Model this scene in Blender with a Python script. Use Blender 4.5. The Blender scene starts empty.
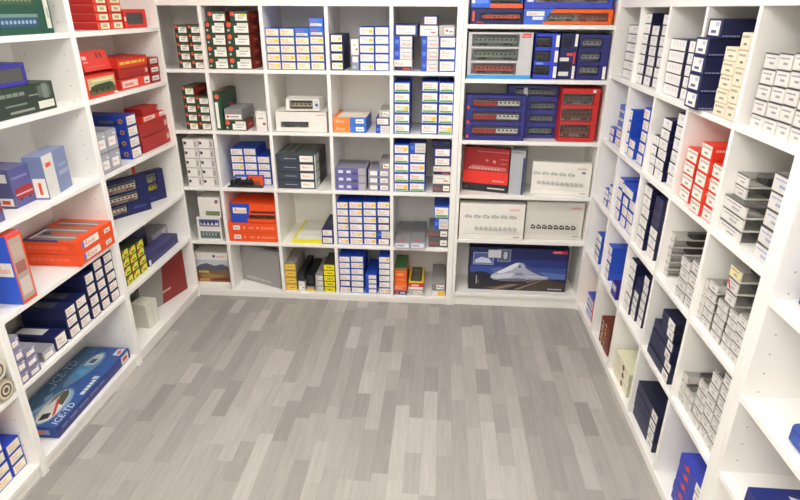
import bpy, bmesh, math, random
from mathutils import Vector
rng = random.Random(7)
SC = bpy.context.scene
COL = SC.collection
XR = 2.4561          # front plane of the right-hand cubbies; the left bookcases' fronts stand at x = 0

# ------------------------------------------------------------------ materials
def lin(c):
    c = c.lstrip('#'); c = c if len(c) == 6 else ''.join(q+q for q in c); v = [int(c[i:i+2], 16)/255 for i in (0, 2, 4)]
    return [x/12.92 if x <= .04045 else ((x+.055)/1.055)**2.4 for x in v] + [1]
MATS = {}
def mat(col, rough=.5, var=.06, scale=30., metal=0.):
    key = (col, rough, var, scale, metal)
    if key in MATS: return MATS[key]
    m = bpy.data.materials.new('paint_' + col.lstrip('#')); m.use_nodes = True
    nt = m.node_tree; b = nt.nodes['Principled BSDF']
    b.inputs['Roughness'].default_value = rough; b.inputs['Metallic'].default_value = metal
    c = lin(col)
    tc = nt.nodes.new('ShaderNodeTexCoord'); n = nt.nodes.new('ShaderNodeTexNoise'); n.inputs['Scale'].default_value = scale
    n.inputs['Detail'].default_value = 3
    mx = nt.nodes.new('ShaderNodeMix'); mx.data_type = 'RGBA'
    mx.inputs[6].default_value = [x*(1-var) for x in c[:3]]+[1]
    mx.inputs[7].default_value = [min(1, x*(1+var)) for x in c[:3]]+[1]
    nt.links.new(tc.outputs['Object'], n.inputs['Vector']); nt.links.new(n.outputs['Fac'], mx.inputs[0])
    nt.links.new(mx.outputs[2], b.inputs['Base Color'])
    MATS[key] = m
    return m
def clear(name, tint, trans, rough=.12):
    if name in MATS: return MATS[name]
    m = bpy.data.materials.new(name); m.use_nodes = True; nt = m.node_tree
    b = nt.nodes['Principled BSDF']; b.inputs['Base Color'].default_value = lin(tint); b.inputs['Roughness'].default_value = rough
    t = nt.nodes.new('ShaderNodeBsdfTransparent'); x = nt.nodes.new('ShaderNodeMixShader')
    f = nt.nodes.new('ShaderNodeFresnel'); f.inputs['IOR'].default_value = 1.35
    mp = nt.nodes.new('ShaderNodeMapRange'); mp.inputs['To Min'].default_value = 1-trans; mp.inputs['To Max'].default_value = 1
    nt.links.new(f.outputs[0], mp.inputs['Value']); nt.links.new(mp.outputs[0], x.inputs[0])
    nt.links.new(t.outputs[0], x.inputs[1]); nt.links.new(b.outputs[0], x.inputs[2])
    nt.links.new(x.outputs[0], nt.nodes['Material Output'].inputs[0])
    MATS[name] = m
    return m
BLUE, NAVY, GREEN, RED, DRED, ORANGE = '#234ebe', '#1c2150', '#1f4a34', '#dd3a2c', '#94201f', '#f4561c'
WHITE, CREAM, GREY, BLACK, YEL = '#f4f1ea', '#f1e6c6', '#8f9094', '#141416', '#f6e21e'
PURP, LBLUE, SLATE, ORED = '#3a3a86', '#3d78d6', '#38424f', '#e8552e'
def M(c):
    if c == 'film': return clear('clear_film', '#808080', .975, .08)
    if c == 'case': return clear('clear_case', '#d8d4cc', .93, .12)
    if c == 'frost': return clear('frosted_case', '#b9b9bd', .45, .35)
    if c in ('#e9e6df',): return mat(c, .45)
    return mat(c, .42)
SHELF = mat('#f6f4f0', .38, .015, 4.)
WALLM = mat('#eeebe5', .8, .03, 6.)
HOLE = mat('#aaa59a', .8)

# ------------------------------------------------------------------ mesh building
TXT = {}
def text_geo(s):
    if s in TXT: return TXT[s]
    cu = bpy.data.curves.new('t', 'FONT'); cu.body = s; cu.resolution_u = 2
    o = bpy.data.objects.new('t', cu); COL.objects.link(o)
    dg = bpy.context.evaluated_depsgraph_get(); dg.update()
    me = o.evaluated_get(dg).to_mesh()
    v = [(p.co.x, p.co.y) for p in me.vertices]; f = [tuple(p.vertices) for p in me.polygons]
    o.evaluated_get(dg).to_mesh_clear(); bpy.data.objects.remove(o); bpy.data.curves.remove(cu)
    x0 = min(p[0] for p in v); x1 = max(p[0] for p in v); y0 = min(p[1] for p in v); y1 = max(p[1] for p in v)
    TXT[s] = ([((p[0]-x0), (p[1]-y0)) for p in v], f, x1-x0, y1-y0)
    return TXT[s]
class MB:
    def __init__(s): s.v = []; s.f = []; s.m = []; s.mats = []
    def mi(s, m):
        if m not in s.mats: s.mats.append(m)
        return s.mats.index(m)
    def face(s, pts, m):
        k = len(s.v); s.v += [tuple(p) for p in pts]; s.f.append(tuple(range(k, k+len(pts)))); s.m.append(s.mi(m))
    def box(s, x0, y0, z0, x1, y1, z1, m, mf=None, mt=None):
        k = len(s.v)
        s.v += [(x0,y0,z0),(x1,y0,z0),(x1,y1,z0),(x0,y1,z0),(x0,y0,z1),(x1,y0,z1),(x1,y1,z1),(x0,y1,z1)]
        for q, mm in (((0,3,2,1),m),((4,5,6,7),mt or m),((0,1,5,4),mf or m),((1,2,6,5),m),((2,3,7,6),m),((3,0,4,7),m)):
            s.f.append(tuple(k+i for i in q)); s.m.append(s.mi(mm))
    def prism(s, pts, y0, y1, m):          # outline in x,z extruded along y
        n = len(pts); k = len(s.v)
        s.v += [(x, y0, z) for x, z in pts]+[(x, y1, z) for x, z in pts]
        s.f.append(tuple(range(k, k+n))); s.m.append(s.mi(m))
        s.f.append(tuple(range(k+2*n-1, k+n-1, -1))); s.m.append(s.mi(m))
        for i in range(n):
            j = (i+1) % n; s.f.append((k+j, k+i, k+n+i, k+n+j)); s.m.append(s.mi(m))
    def mesh(s, name, bevel=0):
        me = bpy.data.meshes.new(name); me.from_pydata(s.v, [], s.f)
        for m in s.mats: me.materials.append(m)
        me.polygons.foreach_set('material_index', s.m)
        bm = bmesh.new(); bm.from_mesh(me)
        if bevel: bmesh.ops.bevel(bm, geom=bm.edges[:], offset=bevel, segments=1, affect='EDGES', clamp_overlap=True)
        bmesh.ops.recalc_face_normals(bm, faces=bm.faces[:])
        bm.to_mesh(me); bm.free(); me.update()
        return me
def link(name, me, parent=None, loc=(0,0,0), rz=0, rx=0):
    o = bpy.data.objects.new(name, me); COL.objects.link(o); o.location = loc; o.rotation_euler = (rx, 0, rz)
    if parent: o.parent = parent
    return o
def tag(o, label=None, cat=None, group=None, kind=None):
    if label: o['label'] = label
    if cat: o['category'] = cat
    if group: o['group'] = group
    if kind: o['kind'] = kind
    return o

# print on one face of a carton. fx, fz run 0..1 left to right and bottom to top as one looks at that face
def face_map(face, w, d, h):
    e = .0006
    if face == 'F': return (w, h, lambda a, b, l: (a-w/2, -e-.0003*l, b))
    if face == 'L': return (d, h, lambda a, b, l: (-w/2-e-.0003*l, d-a, b))
    if face == 'R': return (d, h, lambda a, b, l: (w/2+e+.0003*l, a, b))
    return (w, d, lambda a, b, l: (a-w/2, b, h+e+.0003*l))
def deco(mb, face, w, d, h, items):
    W, H, f = face_map(face, w, d, h)
    for n, it in enumerate(items):
        t = it[0]; l = n*.5
        if t == 'R':
            _, x0, z0, x1, z1, c = it
            mb.face([f(x0*W, z0*H, l), f(x1*W, z0*H, l), f(x1*W, z1*H, l), f(x0*W, z1*H, l)], M(c))
        elif t == 'P':
            mb.face([f(x*W, z*H, l) for x, z in it[1]], M(it[2]))
        elif t == 'E':
            _, cx, cz, rx, rz, c = it
            if rz is None: rz = rx*W/H
            mb.face([f((cx+rx*math.cos(k*math.pi/8))*W, (cz+rz*math.sin(k*math.pi/8))*H, l) for k in range(16)], M(c))
        elif t == 'X':                     # print too small to read: x0, z0, x1, height, colour
            _, x0, z0, x1, hh, c = it; q = random.Random(int(x0*999+z0*777)); a = x0
            while a < x1-.01:
                g = (x1-x0)*q.uniform(.1, .24); b1 = min(x1, a+g)
                mb.face([f(a*W, z0*H, l), f(b1*W, z0*H, l), f(b1*W, (z0+hh)*H, l), f(a*W, (z0+hh)*H, l)], M(c)); a = b1+(x1-x0)*.035
        elif t == 'T':                     # text, x, z, height, max width, colour, slant
            _, s, x, z, hh, mw, c = it[:7]
            v, fs, tw, th = text_geo(s); k = hh*H/th; kx = min(k*1.05, mw*W/tw)
            sl = it[7] if len(it) > 7 else 0
            b0 = len(mb.v); mb.v += [f(x*W+p[0]*kx+sl*p[1]*k, z*H+p[1]*k, l) for p in v]
            for q in fs: mb.f.append(tuple(b0+i for i in q)); mb.m.append(mb.mi(M(c)))

def coach(mb, x0, x1, z0, z1, y, dp, body, roof='#55565a', band=None, loco=False):
    """a scale railway vehicle lying behind a carton window"""
    L = x1-x0; H = z1-z0
    mb.box(x0, y, z0+.22*H, x1, y+dp, z0+.78*H, M(body))
    mb.prism([(x0, z0+.78*H), (x1, z0+.78*H), (x1-.03*L, z0+H), (x0+.03*L, z0+H)], y+.002, y+dp, M(roof))
    if band and band[0] == '!':            # red leading half, white rear half
        mb.box(x0, y-.0006, z0+.22*H, x0+.52*L, y, z0+.78*H, M(band[1:]))
    elif band: mb.box(x0+.05*L, y-.0012, z0+.24*H, x1-.05*L, y, z0+.38*H, M(band))
    n = max(3, int(L/.022))
    for i in range(n):
        a = x0+L*(i+.25)/n; mb.box(a, y-.001, z0+.5*H, a+L*.5/n, y, z0+.7*H, M('#2a2c30'))
    for c in (.2, .8):
        mb.box(x0+(c-.1)*L, y+.001, z0+.1*H, x0+(c+.1)*L, y+dp-.002, z0+.22*H, M('#26262a'))
        for q in (-.06, .06):
            cx = x0+(c+q)*L; r = .11*H
            mb.prism([(cx+r*math.cos(k*.785), z0+r+r*math.sin(k*.785)) for k in range(8)], y-.001, y+.004, M('#3a3a3c'))
# ------------------------------------------------------------------ kinds of packaging
def bars(x0, x1, zs, c='#9a9aa0', hh=.045):
    return [('R', x0, z, x0+(x1-x0)*k, z+hh, c) for z, k in zs]
def roco(x0, z0, x1, z1, sticker=None, green=False, paper=WHITE, ink=ORED):
    W, H = x1-x0, z1-z0
    it = [('R', x0, z0, x1, z1, paper), ('T', 'Roco', x0+.12*W, z0+.52*H, .32*H, .5*W, ink, .2)]
    it += bars(x0+.1*W, x0+.9*W, [(z0+.34*H, .55), (z0+.2*H, .9)] if not green else [(z0+.36*H, .7)], '#b5a79a')
    if green: it.append(('R', x0+.06*W, z0+.05*H, x1-.06*W, z0+.25*H, '#5fae3c'))
    if sticker: it.append(('R', x0+.66*W, z0+.3*H, x0+.94*W, z0+.74*H, sticker))
    return it
def style(st, w, d, h):
    """-> body spec, [(part name, part label, face, print)], object name, category"""
    B = lambda f, s=None, t=None: ('box', f, s or f, t or s or f)
    nm, cat = 'wagon_box', 'box'
    lab = lambda it, name='end_label', l=None, face='F': (name, l, face, it)
    if st in ('bw', 'bwy', 'bg', 'bgy', 'bc', 'bcy'):
        return B(BLUE if 'c' not in st else '#4a68c4', BLUE), [lab(roco(.05, .1, .95, .9, '#ffc928' if 'y' in st else None, 'g' in st, CREAM if 'c' in st else WHITE))], nm, cat
    if st == 'bw2':
        return B(BLUE), [lab([('R', .3, .12, .95, .9, WHITE), ('T', 'Roco', .36, .5, .26, .4, ORED), ('R', .36, .25, .85, .32, '#9a9aa0')])], nm, cat
    if st == 'bb':
        return B(LBLUE), [lab([('T', 'Roco', .12, .55, .28, .6, '#e23b4a', .2), ('R', .1, .12, .9, .4, CREAM), ('R', .14, .2, .7, .28, '#b8a888')])], nm, cat
    if st == 'b3':
        return B('#d9d8d6', '#5a62a8'), [lab([('R', 0, .02, .33, .98, BLUE), ('R', .06, .35, .26, .7, '#5f7fd8'), ('T', 'Roco', .5, .2, .22, .42, ORED), ('R', .4, .6, .9, .66, '#aab0b8')])], nm, cat
    if st == 'w3':
        return B('#e9e6df', '#b9b9c0'), [lab([('R', .02, .06, .98, .42, NAVY), ('R', .5, .14, .9, .3, '#c83a3a'), ('T', 'Roco', .1, .56, .26, .4, ORED)])], nm, cat
    if st in ('nw', 'nwy'):
        return B(NAVY if st == 'nwy' else PURP, NAVY), [lab(roco(.1, .14, .9, .88, '#ffc928' if st == 'nwy' else None))], nm, cat
    if st in ('nvl', 'nvw'):
        return B(NAVY), [lab(roco(.1, .12, .92, .9)), lab([('R', .2, .3, .8, .9, '#dcdad8' if st == 'nvl' else '#5c5e70')], 'lid_label', None, 'T')], nm, cat
    if st == 'nvr':
        return B(NAVY), [lab(roco(.1, .12, .92, .9))], nm, cat
    if st in ('nvp', 'nvs'):
        return B('#1a1d48', '#20244f'), [lab([('R', .03, .44, .97, .5, '#2c3160'), ('R', .7, .6, .95, .75, '#3a4070')], 'lid_flap')], nm, cat
    if st in ('wh', 'whs'):
        return B('#e8e5de', '#cfccc8'), [lab([('R', .12, .2, .88, .82, WHITE), ('R', .6, .3, .86, .42, '#c8403c'), ('R', .2, .6, .7, .67, '#a9a6a2')])], nm, cat
    if st == 'gr':
        return B('#8a90a8', '#6f7490'), [lab([('R', .15, .55, .85, .9, WHITE), ('R', .15, .15, .6, .3, '#b8bccc')])], nm, cat
    if st in ('gyl', 'gyp', 'pgs', 'gylow'):
        return B('#b9b7b3' if st == 'gyl' else '#8e8c8e', '#9c9a98'), [lab([('R', .35, .2, .92, .78, WHITE), ('R', .42, .42, .6, .6, '#c84a3c'), ('R', .65, .35, .86, .5, '#8a8a90')])], nm, cat
    if st == 'grl':
        return B('#5b5b60', '#6a6a6e'), [lab([('T', 'Roco', .08, .3, .34, .4, '#f0442c', .2), ('R', .6, .2, .95, .8, WHITE), ('R', .66, .4, .88, .5, '#888')])], nm, cat
    if st in ('gw', 'gwy'):
        y = '#f2e21c' if st == 'gwy' else '#c9c0a0'
        return B(GREEN, '#7d2a22', '#3a4a36'), [lab([('R', .3, .08, .95, .74, WHITE), ('E', .16, .74, .11, None, '#e8573c'), ('R', .32, .8, .9, .92, '#44705a'), ('R', .45, .5, .85, .58, '#9aa39a'), ('R', .45, .3, .75, .38, '#9aa39a'), ('R', .62, .56, .88, .74, y)] if w < .11 else
            [('R', .36, .08, .97, .66, WHITE), ('R', .5, .66, .97, .9, '#e4e6da'), ('E', .15, .75, .1, None, '#e8573c'), ('R', .5, .52, .9, .6, '#9aa39a'), ('R', .5, .3, .8, .36, '#9aa39a'), ('E', .12, .28, .05, None, '#c9c4b8')]),
            lab([('R', .2, .15, .9, .85, '#a83428'), ('R', .35, .4, .75, .6, '#d98a78')], 'side_print', None, 'R')], 'railcar_box', cat  # same kind of small train carton as the wagon boxes, contents unknown
    if st == 'gbig':
        return B(GREEN, '#1d4530', '#6d4034'), [lab([('R', .15, .05, .55, .72, WHITE), ('E', .5, .86, .3, None, '#e8573c')]),
            lab([('P', [(.42, .35), (.62, .35), (.72, .6), (.5, .62)], '#d8442c'), ('R', .5, .42, .6, .52, WHITE), ('R', .1, .1, .8, .16, '#2f6a48')], 'side_print', None, 'R')], 'locomotive_box', cat
    if st == 'clt':
        return ('case', '#8f8c86', '#70706e', .5), [lab([('R', .04, .08, .96, .5, WHITE), ('R', .1, .2, .25, .4, '#d84a30'), ('R', .3, .25, .8, .35, '#888')])], 'display_case', 'box'
    if st == 'clg':
        return ('case', '#9a98b2', '#6e6c70', .8), [lab([('R', .05, .1, .95, .8, '#dedce6'), ('R', .12, .4, .6, .55, '#a09cc0'), ('R', .66, .3, .88, .6, WHITE)]),
            lab([('R', .35, .04, .6, .1, '#e8603c')], 'lid_print', None, 'T')], 'display_case', 'box'
    if st in ('cl', 'clb', 'clo', 'cly', 'clr', 'cl2', 'cl2b'):
        ink = '#96a2cc' if st == 'cl2b' else '#96929c'
        p = '#eadf9c' if st == 'cly' else '#dfdbd7'
        it = [('R', .05, .1, .97, .86, p), ('X', .12, .62, .8, .1, ink), ('X', .4, .28, .72, .15, ink), ('R', 0, .9, 1, 1, '#a89f8a' if st == 'clo' else '#575259')]
        if st == 'clr': it.append(('P', [(.05, .86), (.05, .5), (.3, .1), (.45, .1)], '#d8342c'))
        if st in ('cl2', 'cl2b'): it += [('R', .5, .1, .512, .86, '#a8a4a8')]
        return ('case', '#dcd9d2', '#1b1b1d', .6), [lab(it)], 'display_case', 'box'
    if st in ('clw', 'clp', 'clw2'):
        return ('case', '#a9aab4' if st != 'clp' else '#8c88a4', '#8a8c96', .8), [lab([('R', .12, .2, .8, .62, WHITE), ('T', 'Roco', .2, .36, .14, .4, ORED), ('R', .6, .7, .9, .8, '#dcdce2')])], 'display_case', 'box'
    if st == 'nt':
        return B('#efece8', '#d8d4d0', '#dedad6'), [lab([('E', .14, .55, .1, None, '#2a2626'), ('R', .0, .3, .08, .8, '#bdb6b4'), ('R', .72, .08, .94, .92, '#d6d0cc'), ('R', .78, .2, .9, .7, '#a8a2a2'), ('R', .02, .93, .98, 1, '#bfb8b6')], 'front_print')], nm, cat
    if st == 'sl':
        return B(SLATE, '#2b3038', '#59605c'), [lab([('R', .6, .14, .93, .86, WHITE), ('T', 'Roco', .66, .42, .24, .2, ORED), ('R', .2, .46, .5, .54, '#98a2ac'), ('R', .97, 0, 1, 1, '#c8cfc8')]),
            lab([('R', .02, .05, .3, .95, '#c9cec6'), ('R', .34, .05, .6, .95, '#171a1e')], 'side_print', None, 'R'), lab([('R', .1, .15, .2, .9, '#8b918c'), ('R', .3, .15, .4, .9, '#8b918c'), ('R', .5, .15, .85, .9, '#777d78')], 'lid_print', None, 'T')], 'set_box', cat
    if st == 'pg':
        return B('#6a68a4', '#8f8da0'), [lab([('R', .74, .04, .99, .96, '#b0aeb4'), ('R', .1, .3, .25, .68, '#dcdcec'), ('R', .36, .3, .5, .66, '#dcdcec'), ('R', .54, .1, .72, .4, '#4a4890')])], nm, cat
    if st == 'pg2':
        return B('#9896a8', '#8f8da0'), [lab([('R', .08, .2, .42, .8, WHITE), ('R', .55, .2, .9, .8, WHITE), ('R', .42, .1, .54, .9, '#4a58a8'), ('R', .62, .4, .84, .5, '#888')])], nm, cat
    if st == 'ob':
        return B(LBLUE, '#3c6cc0', '#e9ddcd'), [lab([('R', 0, 0, .5, 1, '#f48a3c'), ('T', 'Roco', .08, .3, .36, .34, WHITE, .2), ('R', .68, .2, .92, .78, WHITE), ('R', .72, .4, .88, .5, '#8a8a90')]),
            lab([('R', 0, 0, .12, 1, '#f07c30'), ('R', .2, .3, .8, .8, '#f4ece0')], 'lid_print', None, 'T')], 'set_box', cat
    if st == 'wwin':
        return ('win', '#ece9e2', [(.1, .22, .64, .5)], ['#6e6f72'], '#b9b4ac', .25), [lab([('T', 'märklin', .8, .8, .1, .17, '#dd2a34')], 'lettering', 'red lettering')], 'locomotive_box', cat
    if st == 'wwin2':
        return ('win', '#eeebe4', [(.12, .15, .8, .85)], ['#cfc79e'], '#7a7a70', .6), [lab([('R', .85, .15, .97, .85, '#c9cedc'), ('R', .87, .4, .95, .6, '#4a5a98')], 'side_sticker')], 'wagon_box', cat
    if st in ('wloco', 'wcoach', 'wtall'):
        if st == 'wtall': it = [('R', .3, .1, .95, .32, '#7a8a64'), ('E', .85, .82, .07, None, '#3c4c9c'), ('R', .76, .7, .9, .78, '#d84a40')]
        elif st == 'wloco': it = [('R', .1, .14, .95, .8, '#7b8a8c'), ('R', .16, .3, .9, .62, '#4b6660')] + [('R', .2+.13*k, .42, .27+.13*k, .58, '#b8c4c0') for k in range(5)]
        else: it = [('R', .1, .18, .95, .82, '#5c5f96'), ('R', .16, .3, .9, .5, '#e8e6e6')] + [('R', .2+.16*k, .34, .28+.16*k, .74, '#2c2f60') for k in range(4)]
        return B('#efece6', '#e0dcd4'), [lab(it, 'train_picture')], 'locomotive_box', cat
    if st == 'or':
        return B('#f8551f', '#e84a1a', '#e8501c'), [lab([('R', .1, .28, .24, .72, WHITE), ('R', .12, .4, .22, .56, '#a8b4cc'), ('R', .31, .36, .34, .62, '#fbb090'), ('R', .42, .36, .52, .6, '#fa8a5c'), ('E', .6, .5, .02, None, '#fbd0bc'), ('X', .66, .4, .96, .2, '#fa9468')])], 'set_box', cat
    if st == 'bor':
        return ('win', '#f8551f', [(.38, .2, .97, .42)], ['#4b4038'], '#2c2420', .4), [lab([('P', [(0, 0), (.36, 0), (.36, .14), (.42, .7), (.42, 1), (0, 1)], BLUE), ('R', .05, .48, .35, .78, WHITE), ('T', 'Roco', .08, .52, .2, .24, ORED, .2), ('R', .44, .5, .98, .62, '#5a3020')], 'front_print')], 'window_box', cat
    if st == 'yel':
        return B('#f0e62a', '#e9e23a', '#eceae2'), [lab([('R', .04, .05, .13, .98, '#f3e71c'), ('R', .2, .2, .9, .25, '#dcdad2'), ('R', .2, .5, .7, .54, '#dcdad2')], 'lid_print', None, 'T')], 'flat_box', cat
    if st == 'land':
        it = [('R', 0, .1, 1, .78, '#c3c8d0'), ('P', [(0, .5), (.15, .62), (.35, .68), (.6, .6), (.8, .66), (1, .58), (1, .3), (0, .3)], '#59606e'),
              ('P', [(0, .46), (.3, .5), (.6, .44), (1, .5), (1, .1), (0, .1)], '#7c6048'), ('P', [(0, .3), (.5, .36), (1, .26), (1, .1), (0, .1)], '#8c5238'), ('P', [(.1, .3), (.4, .36), (.9, .3), (.6, .2), (.2, .22)], '#a08048'), ('R', .1, .38, .4, .44, '#c8b070'), ('R', .5, .16, .95, .22, '#6a3a28'), ('R', .1, .12, .4, .2, '#c89458'),
              ('E', .6, .9, .04, None, '#3a4a9c'), ('T', 'märklin', .68, .87, .05, .28, '#dd2a34')]
        return B('#f0eee8', '#e4e0d8'), [lab(it, 'landscape_picture')], 'set_box', cat
    if st == 'silver':
        return B('#a3a2a0', '#8c8b88', '#8c8b86'), [lab([('X', .12, .09, .74, .05, '#c4c2c0'), ('R', .02, .93, .98, .98, '#8f8e8a')], 'lettering', 'pale lettering')], 'set_box', cat
    if st == 'gold':
        return B('#e9b92e', '#a9a39a', '#9c978e'), [lab([('R', .12, .2, .88, .75, '#f2cf58'), ('R', .25, .42, .8, .52, '#9a7420'), ('R', 0, .9, 1, 1, '#8a7a50')])], nm, cat
    if st == 'goldl':
        return B('#e9e4d6', '#c9c4ba'), [lab([('R', .45, .1, .95, .8, '#f4c23c'), ('R', .1, .3, .38, .7, WHITE)])], nm, cat
    if st == 'blk':
        return B('#17181b', '#1d1e22'), [lab([('R', .08, .1, .92, .9, '#24262b'), ('R', .3, .3, .7, .5, '#3c3e44')], 'end_flap')], nm, cat
    if st == 'yl':
        return B('#f3e51c', '#4a4a30', '#3a3b34'), [lab([('R', .3, .35, .8, .5, '#6b6410'), ('R', .1, .62, .6, .7, '#b8ac18'), ('R', 0, .9, 1, 1, '#8f8816')])], nm, cat
    if st == 'bob':
        return B(PURP, '#3c4a9c'), [lab([('R', .12, .3, .36, .75, '#f08030'), ('R', .5, .3, .9, .7, '#c8ccdc')])], nm, cat
    if st == 'orl':
        return B('#ef7028', '#e0601e', '#f07830'), [lab([('T', 'Roco', .1, .3, .3, .75, '#f9e4cc'), ('R', .1, .68, .9, .76, '#f9c49c')])], nm, cat
    if st == 'orp':
        return B('#ee6d2a', '#dd5e20', '#3f7a4a'), [lab([('R', .05, .86, .95, .98, '#3f7a4a'), ('R', .1, .1, .9, .2, '#f09a60'), ('X', .2, .5, .7, .1, '#f7d0b0')])], nm, cat
    if st == 'ywin':
        return B('#e8e4e0', '#d8342c', '#f3e01c'), [lab([('R', 0, .42, 1, .98, '#d8342c'), ('R', .1, .1, .9, .36, WHITE), ('R', .2, .55, .7, .75, '#f6d8d0')]), lab([('R', .12, .1, .88, .95, '#4a4c40'), ('R', .25, .2, .75, .85, '#6a6c60')], 'lid_window', None, 'T')], 'window_box', cat
    # ---- back bookcase
    if st == 'nvwo':
        return ('win', '#20235c', [(.2, .24, .985, .72)], ['#ea5a30'], '#2a2c50', .6), [lab([('R', .04, .2, .08, .82, '#e8552c'), ('T', 'Roco', .13, .06, .14, .14, '#e8552c', .2)], 'front_print')], 'window_box', cat
    if st == 'bow':
        return ('win', '#2f62d8', [(.38, .3, .97, .85)], ['#4a4a4c'], '#3a3430', .6), [lab([('R', .38, 0, 1, .26, '#f4601e')], 'front_stripe'), lab([('R', .02, .3, .34, .75, '#5f8cf0'), ('R', .02, .3, .08, .75, WHITE)], 'front_print')], 'window_box', cat
    if st == 'obw':
        return ('win', '#f4661f', [(.24, .2, .95, .74)], ['#a4968a', '#c87458'], '#f0eae0', .6, 2), [lab([('P', [(0, 0), (.22, 0), (.22, .12), (.33, 1), (0, 1)], '#3c6cd8'), ('R', .03, .56, .23, .84, WHITE), ('T', 'Roco', .05, .6, .18, .15, ORED, .2), ('R', .1, .3, .22, .5, '#dfe4f4')], 'front_print')], 'window_box', cat
    if st == 'bwr':
        return ('win', '#3a4cc4', [(.12, .28, .95, .8)], ['#c8504c'], '#d8c8c4', .6), [lab([('R', .03, .3, .1, .7, '#dfe2ee')], 'front_print')], 'window_box', cat
    if st == 'set3':
        return ('win', '#c9cacc', [(.06, .1, .77, .345), (.06, .39, .79, .65), (.06, .69, .79, .95)], ['#cc6a62', '#8d9a8e', '#88948a'], '#a4a8a2', .5), [lab([('R', 0, 0, 1, .085, '#3c9ae0')], 'front_stripe'), lab([('R', .82, .88, .96, .97, '#d84048'), ('T', 'Roco', .83, .9, .05, .12, WHITE)], 'front_print')], 'set_box', cat
    if st == 'bw3':
        return ('win', '#2c44c8', [(.03, .1, .68, .31), (.03, .4, .68, .63), (.03, .7, .68, .93)], ['#33262a']*3, '#1c1c30', .4), [lab([('R', .84, z, .98, z+.25, WHITE)], 'price_strip') for z in (.04, .38, .71)] + [lab([('R', .1, .33, .4, .37, '#8fa4f0')], 'lettering')], 'window_box', cat
    if st == 'nv3':
        return B('#20245c'), [lab([('R', .02, .08, .6, .17, '#e2dfd8'), ('R', .02, .4, .55, .48, '#e2dfd8'), ('R', .1, .2, .7, .36, '#15162c'), ('R', .1, .7, .6, .9, '#15162c'), ('R', .4, .52, .75, .58, '#e04a3c'), ('R', .8, .02, .96, .3, WHITE), ('R', .8, .35, .9, .6, '#e04a3c'), ('R', .8, .72, .96, .98, WHITE)], 'front_print')], 'wagon_box', cat
    if st == 'db3':
        return ('win', '#2b2d74', [(.08, .1, .74, .32), (.08, .4, .74, .62), (.08, .7, .74, .92)], ['#a4a8b2']*3, '#6c6f94', .5), [lab([('R', .86, .02, .96, .3, WHITE)], 'price_strip')], 'window_box', cat
    if st == 'bt3':
        return ('win', '#2e2f80', [(.09, .1, .93, .33), (.09, .41, .93, .64), (.09, .71, .93, .93)], ['#f2efec']*3, '#5c5da0', .6, 1, '!#d8382e'), [lab([('R', .02, z, .06, z+.07, '#e04a3c')], 'lettering') for z in (.05, .37, .69)], 'set_box', cat
    if st == 'db4':
        return ('win', '#3a3d92', [(.45, .06, .96, .22), (.45, .3, .96, .46), (.45, .54, .96, .7), (.1, .8, .96, .95)], ['#8c9298']*4, '#6c70a0', .5), [lab([('R', .3, .78, .38, .96, '#dcdce4')], 'price_strip')], 'set_box', cat
    if st == 'rb3':
        return ('win', '#cf2f2c', [(.04, .08, .85, .33), (.04, .39, .85, .63), (.04, .69, .85, .9)], ['#9a6456', '#94604f', '#7a6c68'], '#e6dcd2', .5), [lab([('R', .8, .92, .88, .97, WHITE)], 'price_strip')], 'window_box', cat
    if st == 'redg':
        it = [('R', 0, .0, 1, .18, '#26242a'), ('R', 0, .19, 1, .47, '#e8362c'), ('R', .56, .07, .94, .1, '#d8d4d4'), ('R', .05, .06, .12, .11, '#55525a'), ('R', .66, .24, .92, .28, '#f09088'), ('R', .3, .9, 1, .93, '#c85a54'),
              ('P', [(.08, .5), (.2, .6), (.95, .58), (.95, .5)], '#c8706a'), ('E', .68, .7, .035, None, '#d08a84'), ('E', .52, .72, .03, None, '#c87a74'), ('R', .82, .66, .96, .67, '#d89a94'), ('R', .82, .76, .96, .77, '#d89a94')] + [('E', .15+.07*k, .53, .022, None, '#dba8a2') for k in range(10)]
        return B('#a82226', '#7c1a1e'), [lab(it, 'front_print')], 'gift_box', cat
    if st == 'silb':
        return B('#b4b6bc', '#8a8c94', '#9a9ca2'), [lab([('R', .86, 0, 1, .85, '#3a3d78'), ('R', .1, .93, .9, .97, '#8c8e94')], 'front_print')], 'gift_box', cat
    if st in ('wsk', 'wsk2', 'wsk3'):
        tr = '#b4b1ac' if st != 'wsk3' else '#2c2c2e'
        it = [('R', 0, 0, 1, .012, '#c9c4bc')]
        rows = dict(wsk=[(.03, .62, 5, .08), (.1, .34, 10, .08)], wsk2=[(.08, .62, 6, .075), (.24, .3, 9, .08)], wsk3=[(.1, .3, 8, .1)])[st]
        for x, z, n, hh in rows:
            L = (.9-x)/max(n, 6)
            for k in range(n):
                a = x+k*L
                it += [('R', a, z, a+L*.8, z+hh*.7, tr), ('R', a+L*.1, z+hh*.7, a+L*.5, z+hh, tr), ('R', a+L*.12, z+hh*.3, a+L*.6, z+hh*.55, '#e9e6df')] + [('E', a+L*q, z-.005, .009, None, tr) for q in (.15, .4, .65)]
        it += [('T', 'märklin', .76, .84, .06, .2, '#dd2a34'), ('R', .84, .1, .94, .12, '#8c8a88'), ('R', .05, .18, .95, .19, '#c9c6c0')]
        if st == 'wsk': it.append(('R', .84, .72, .9, .77, '#3a4a9c'))
        return B('#f0ede6' if st != 'wsk3' else '#dddad2', '#e2ded6'), [lab(it, 'front_print')], 'gift_box', cat
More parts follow.
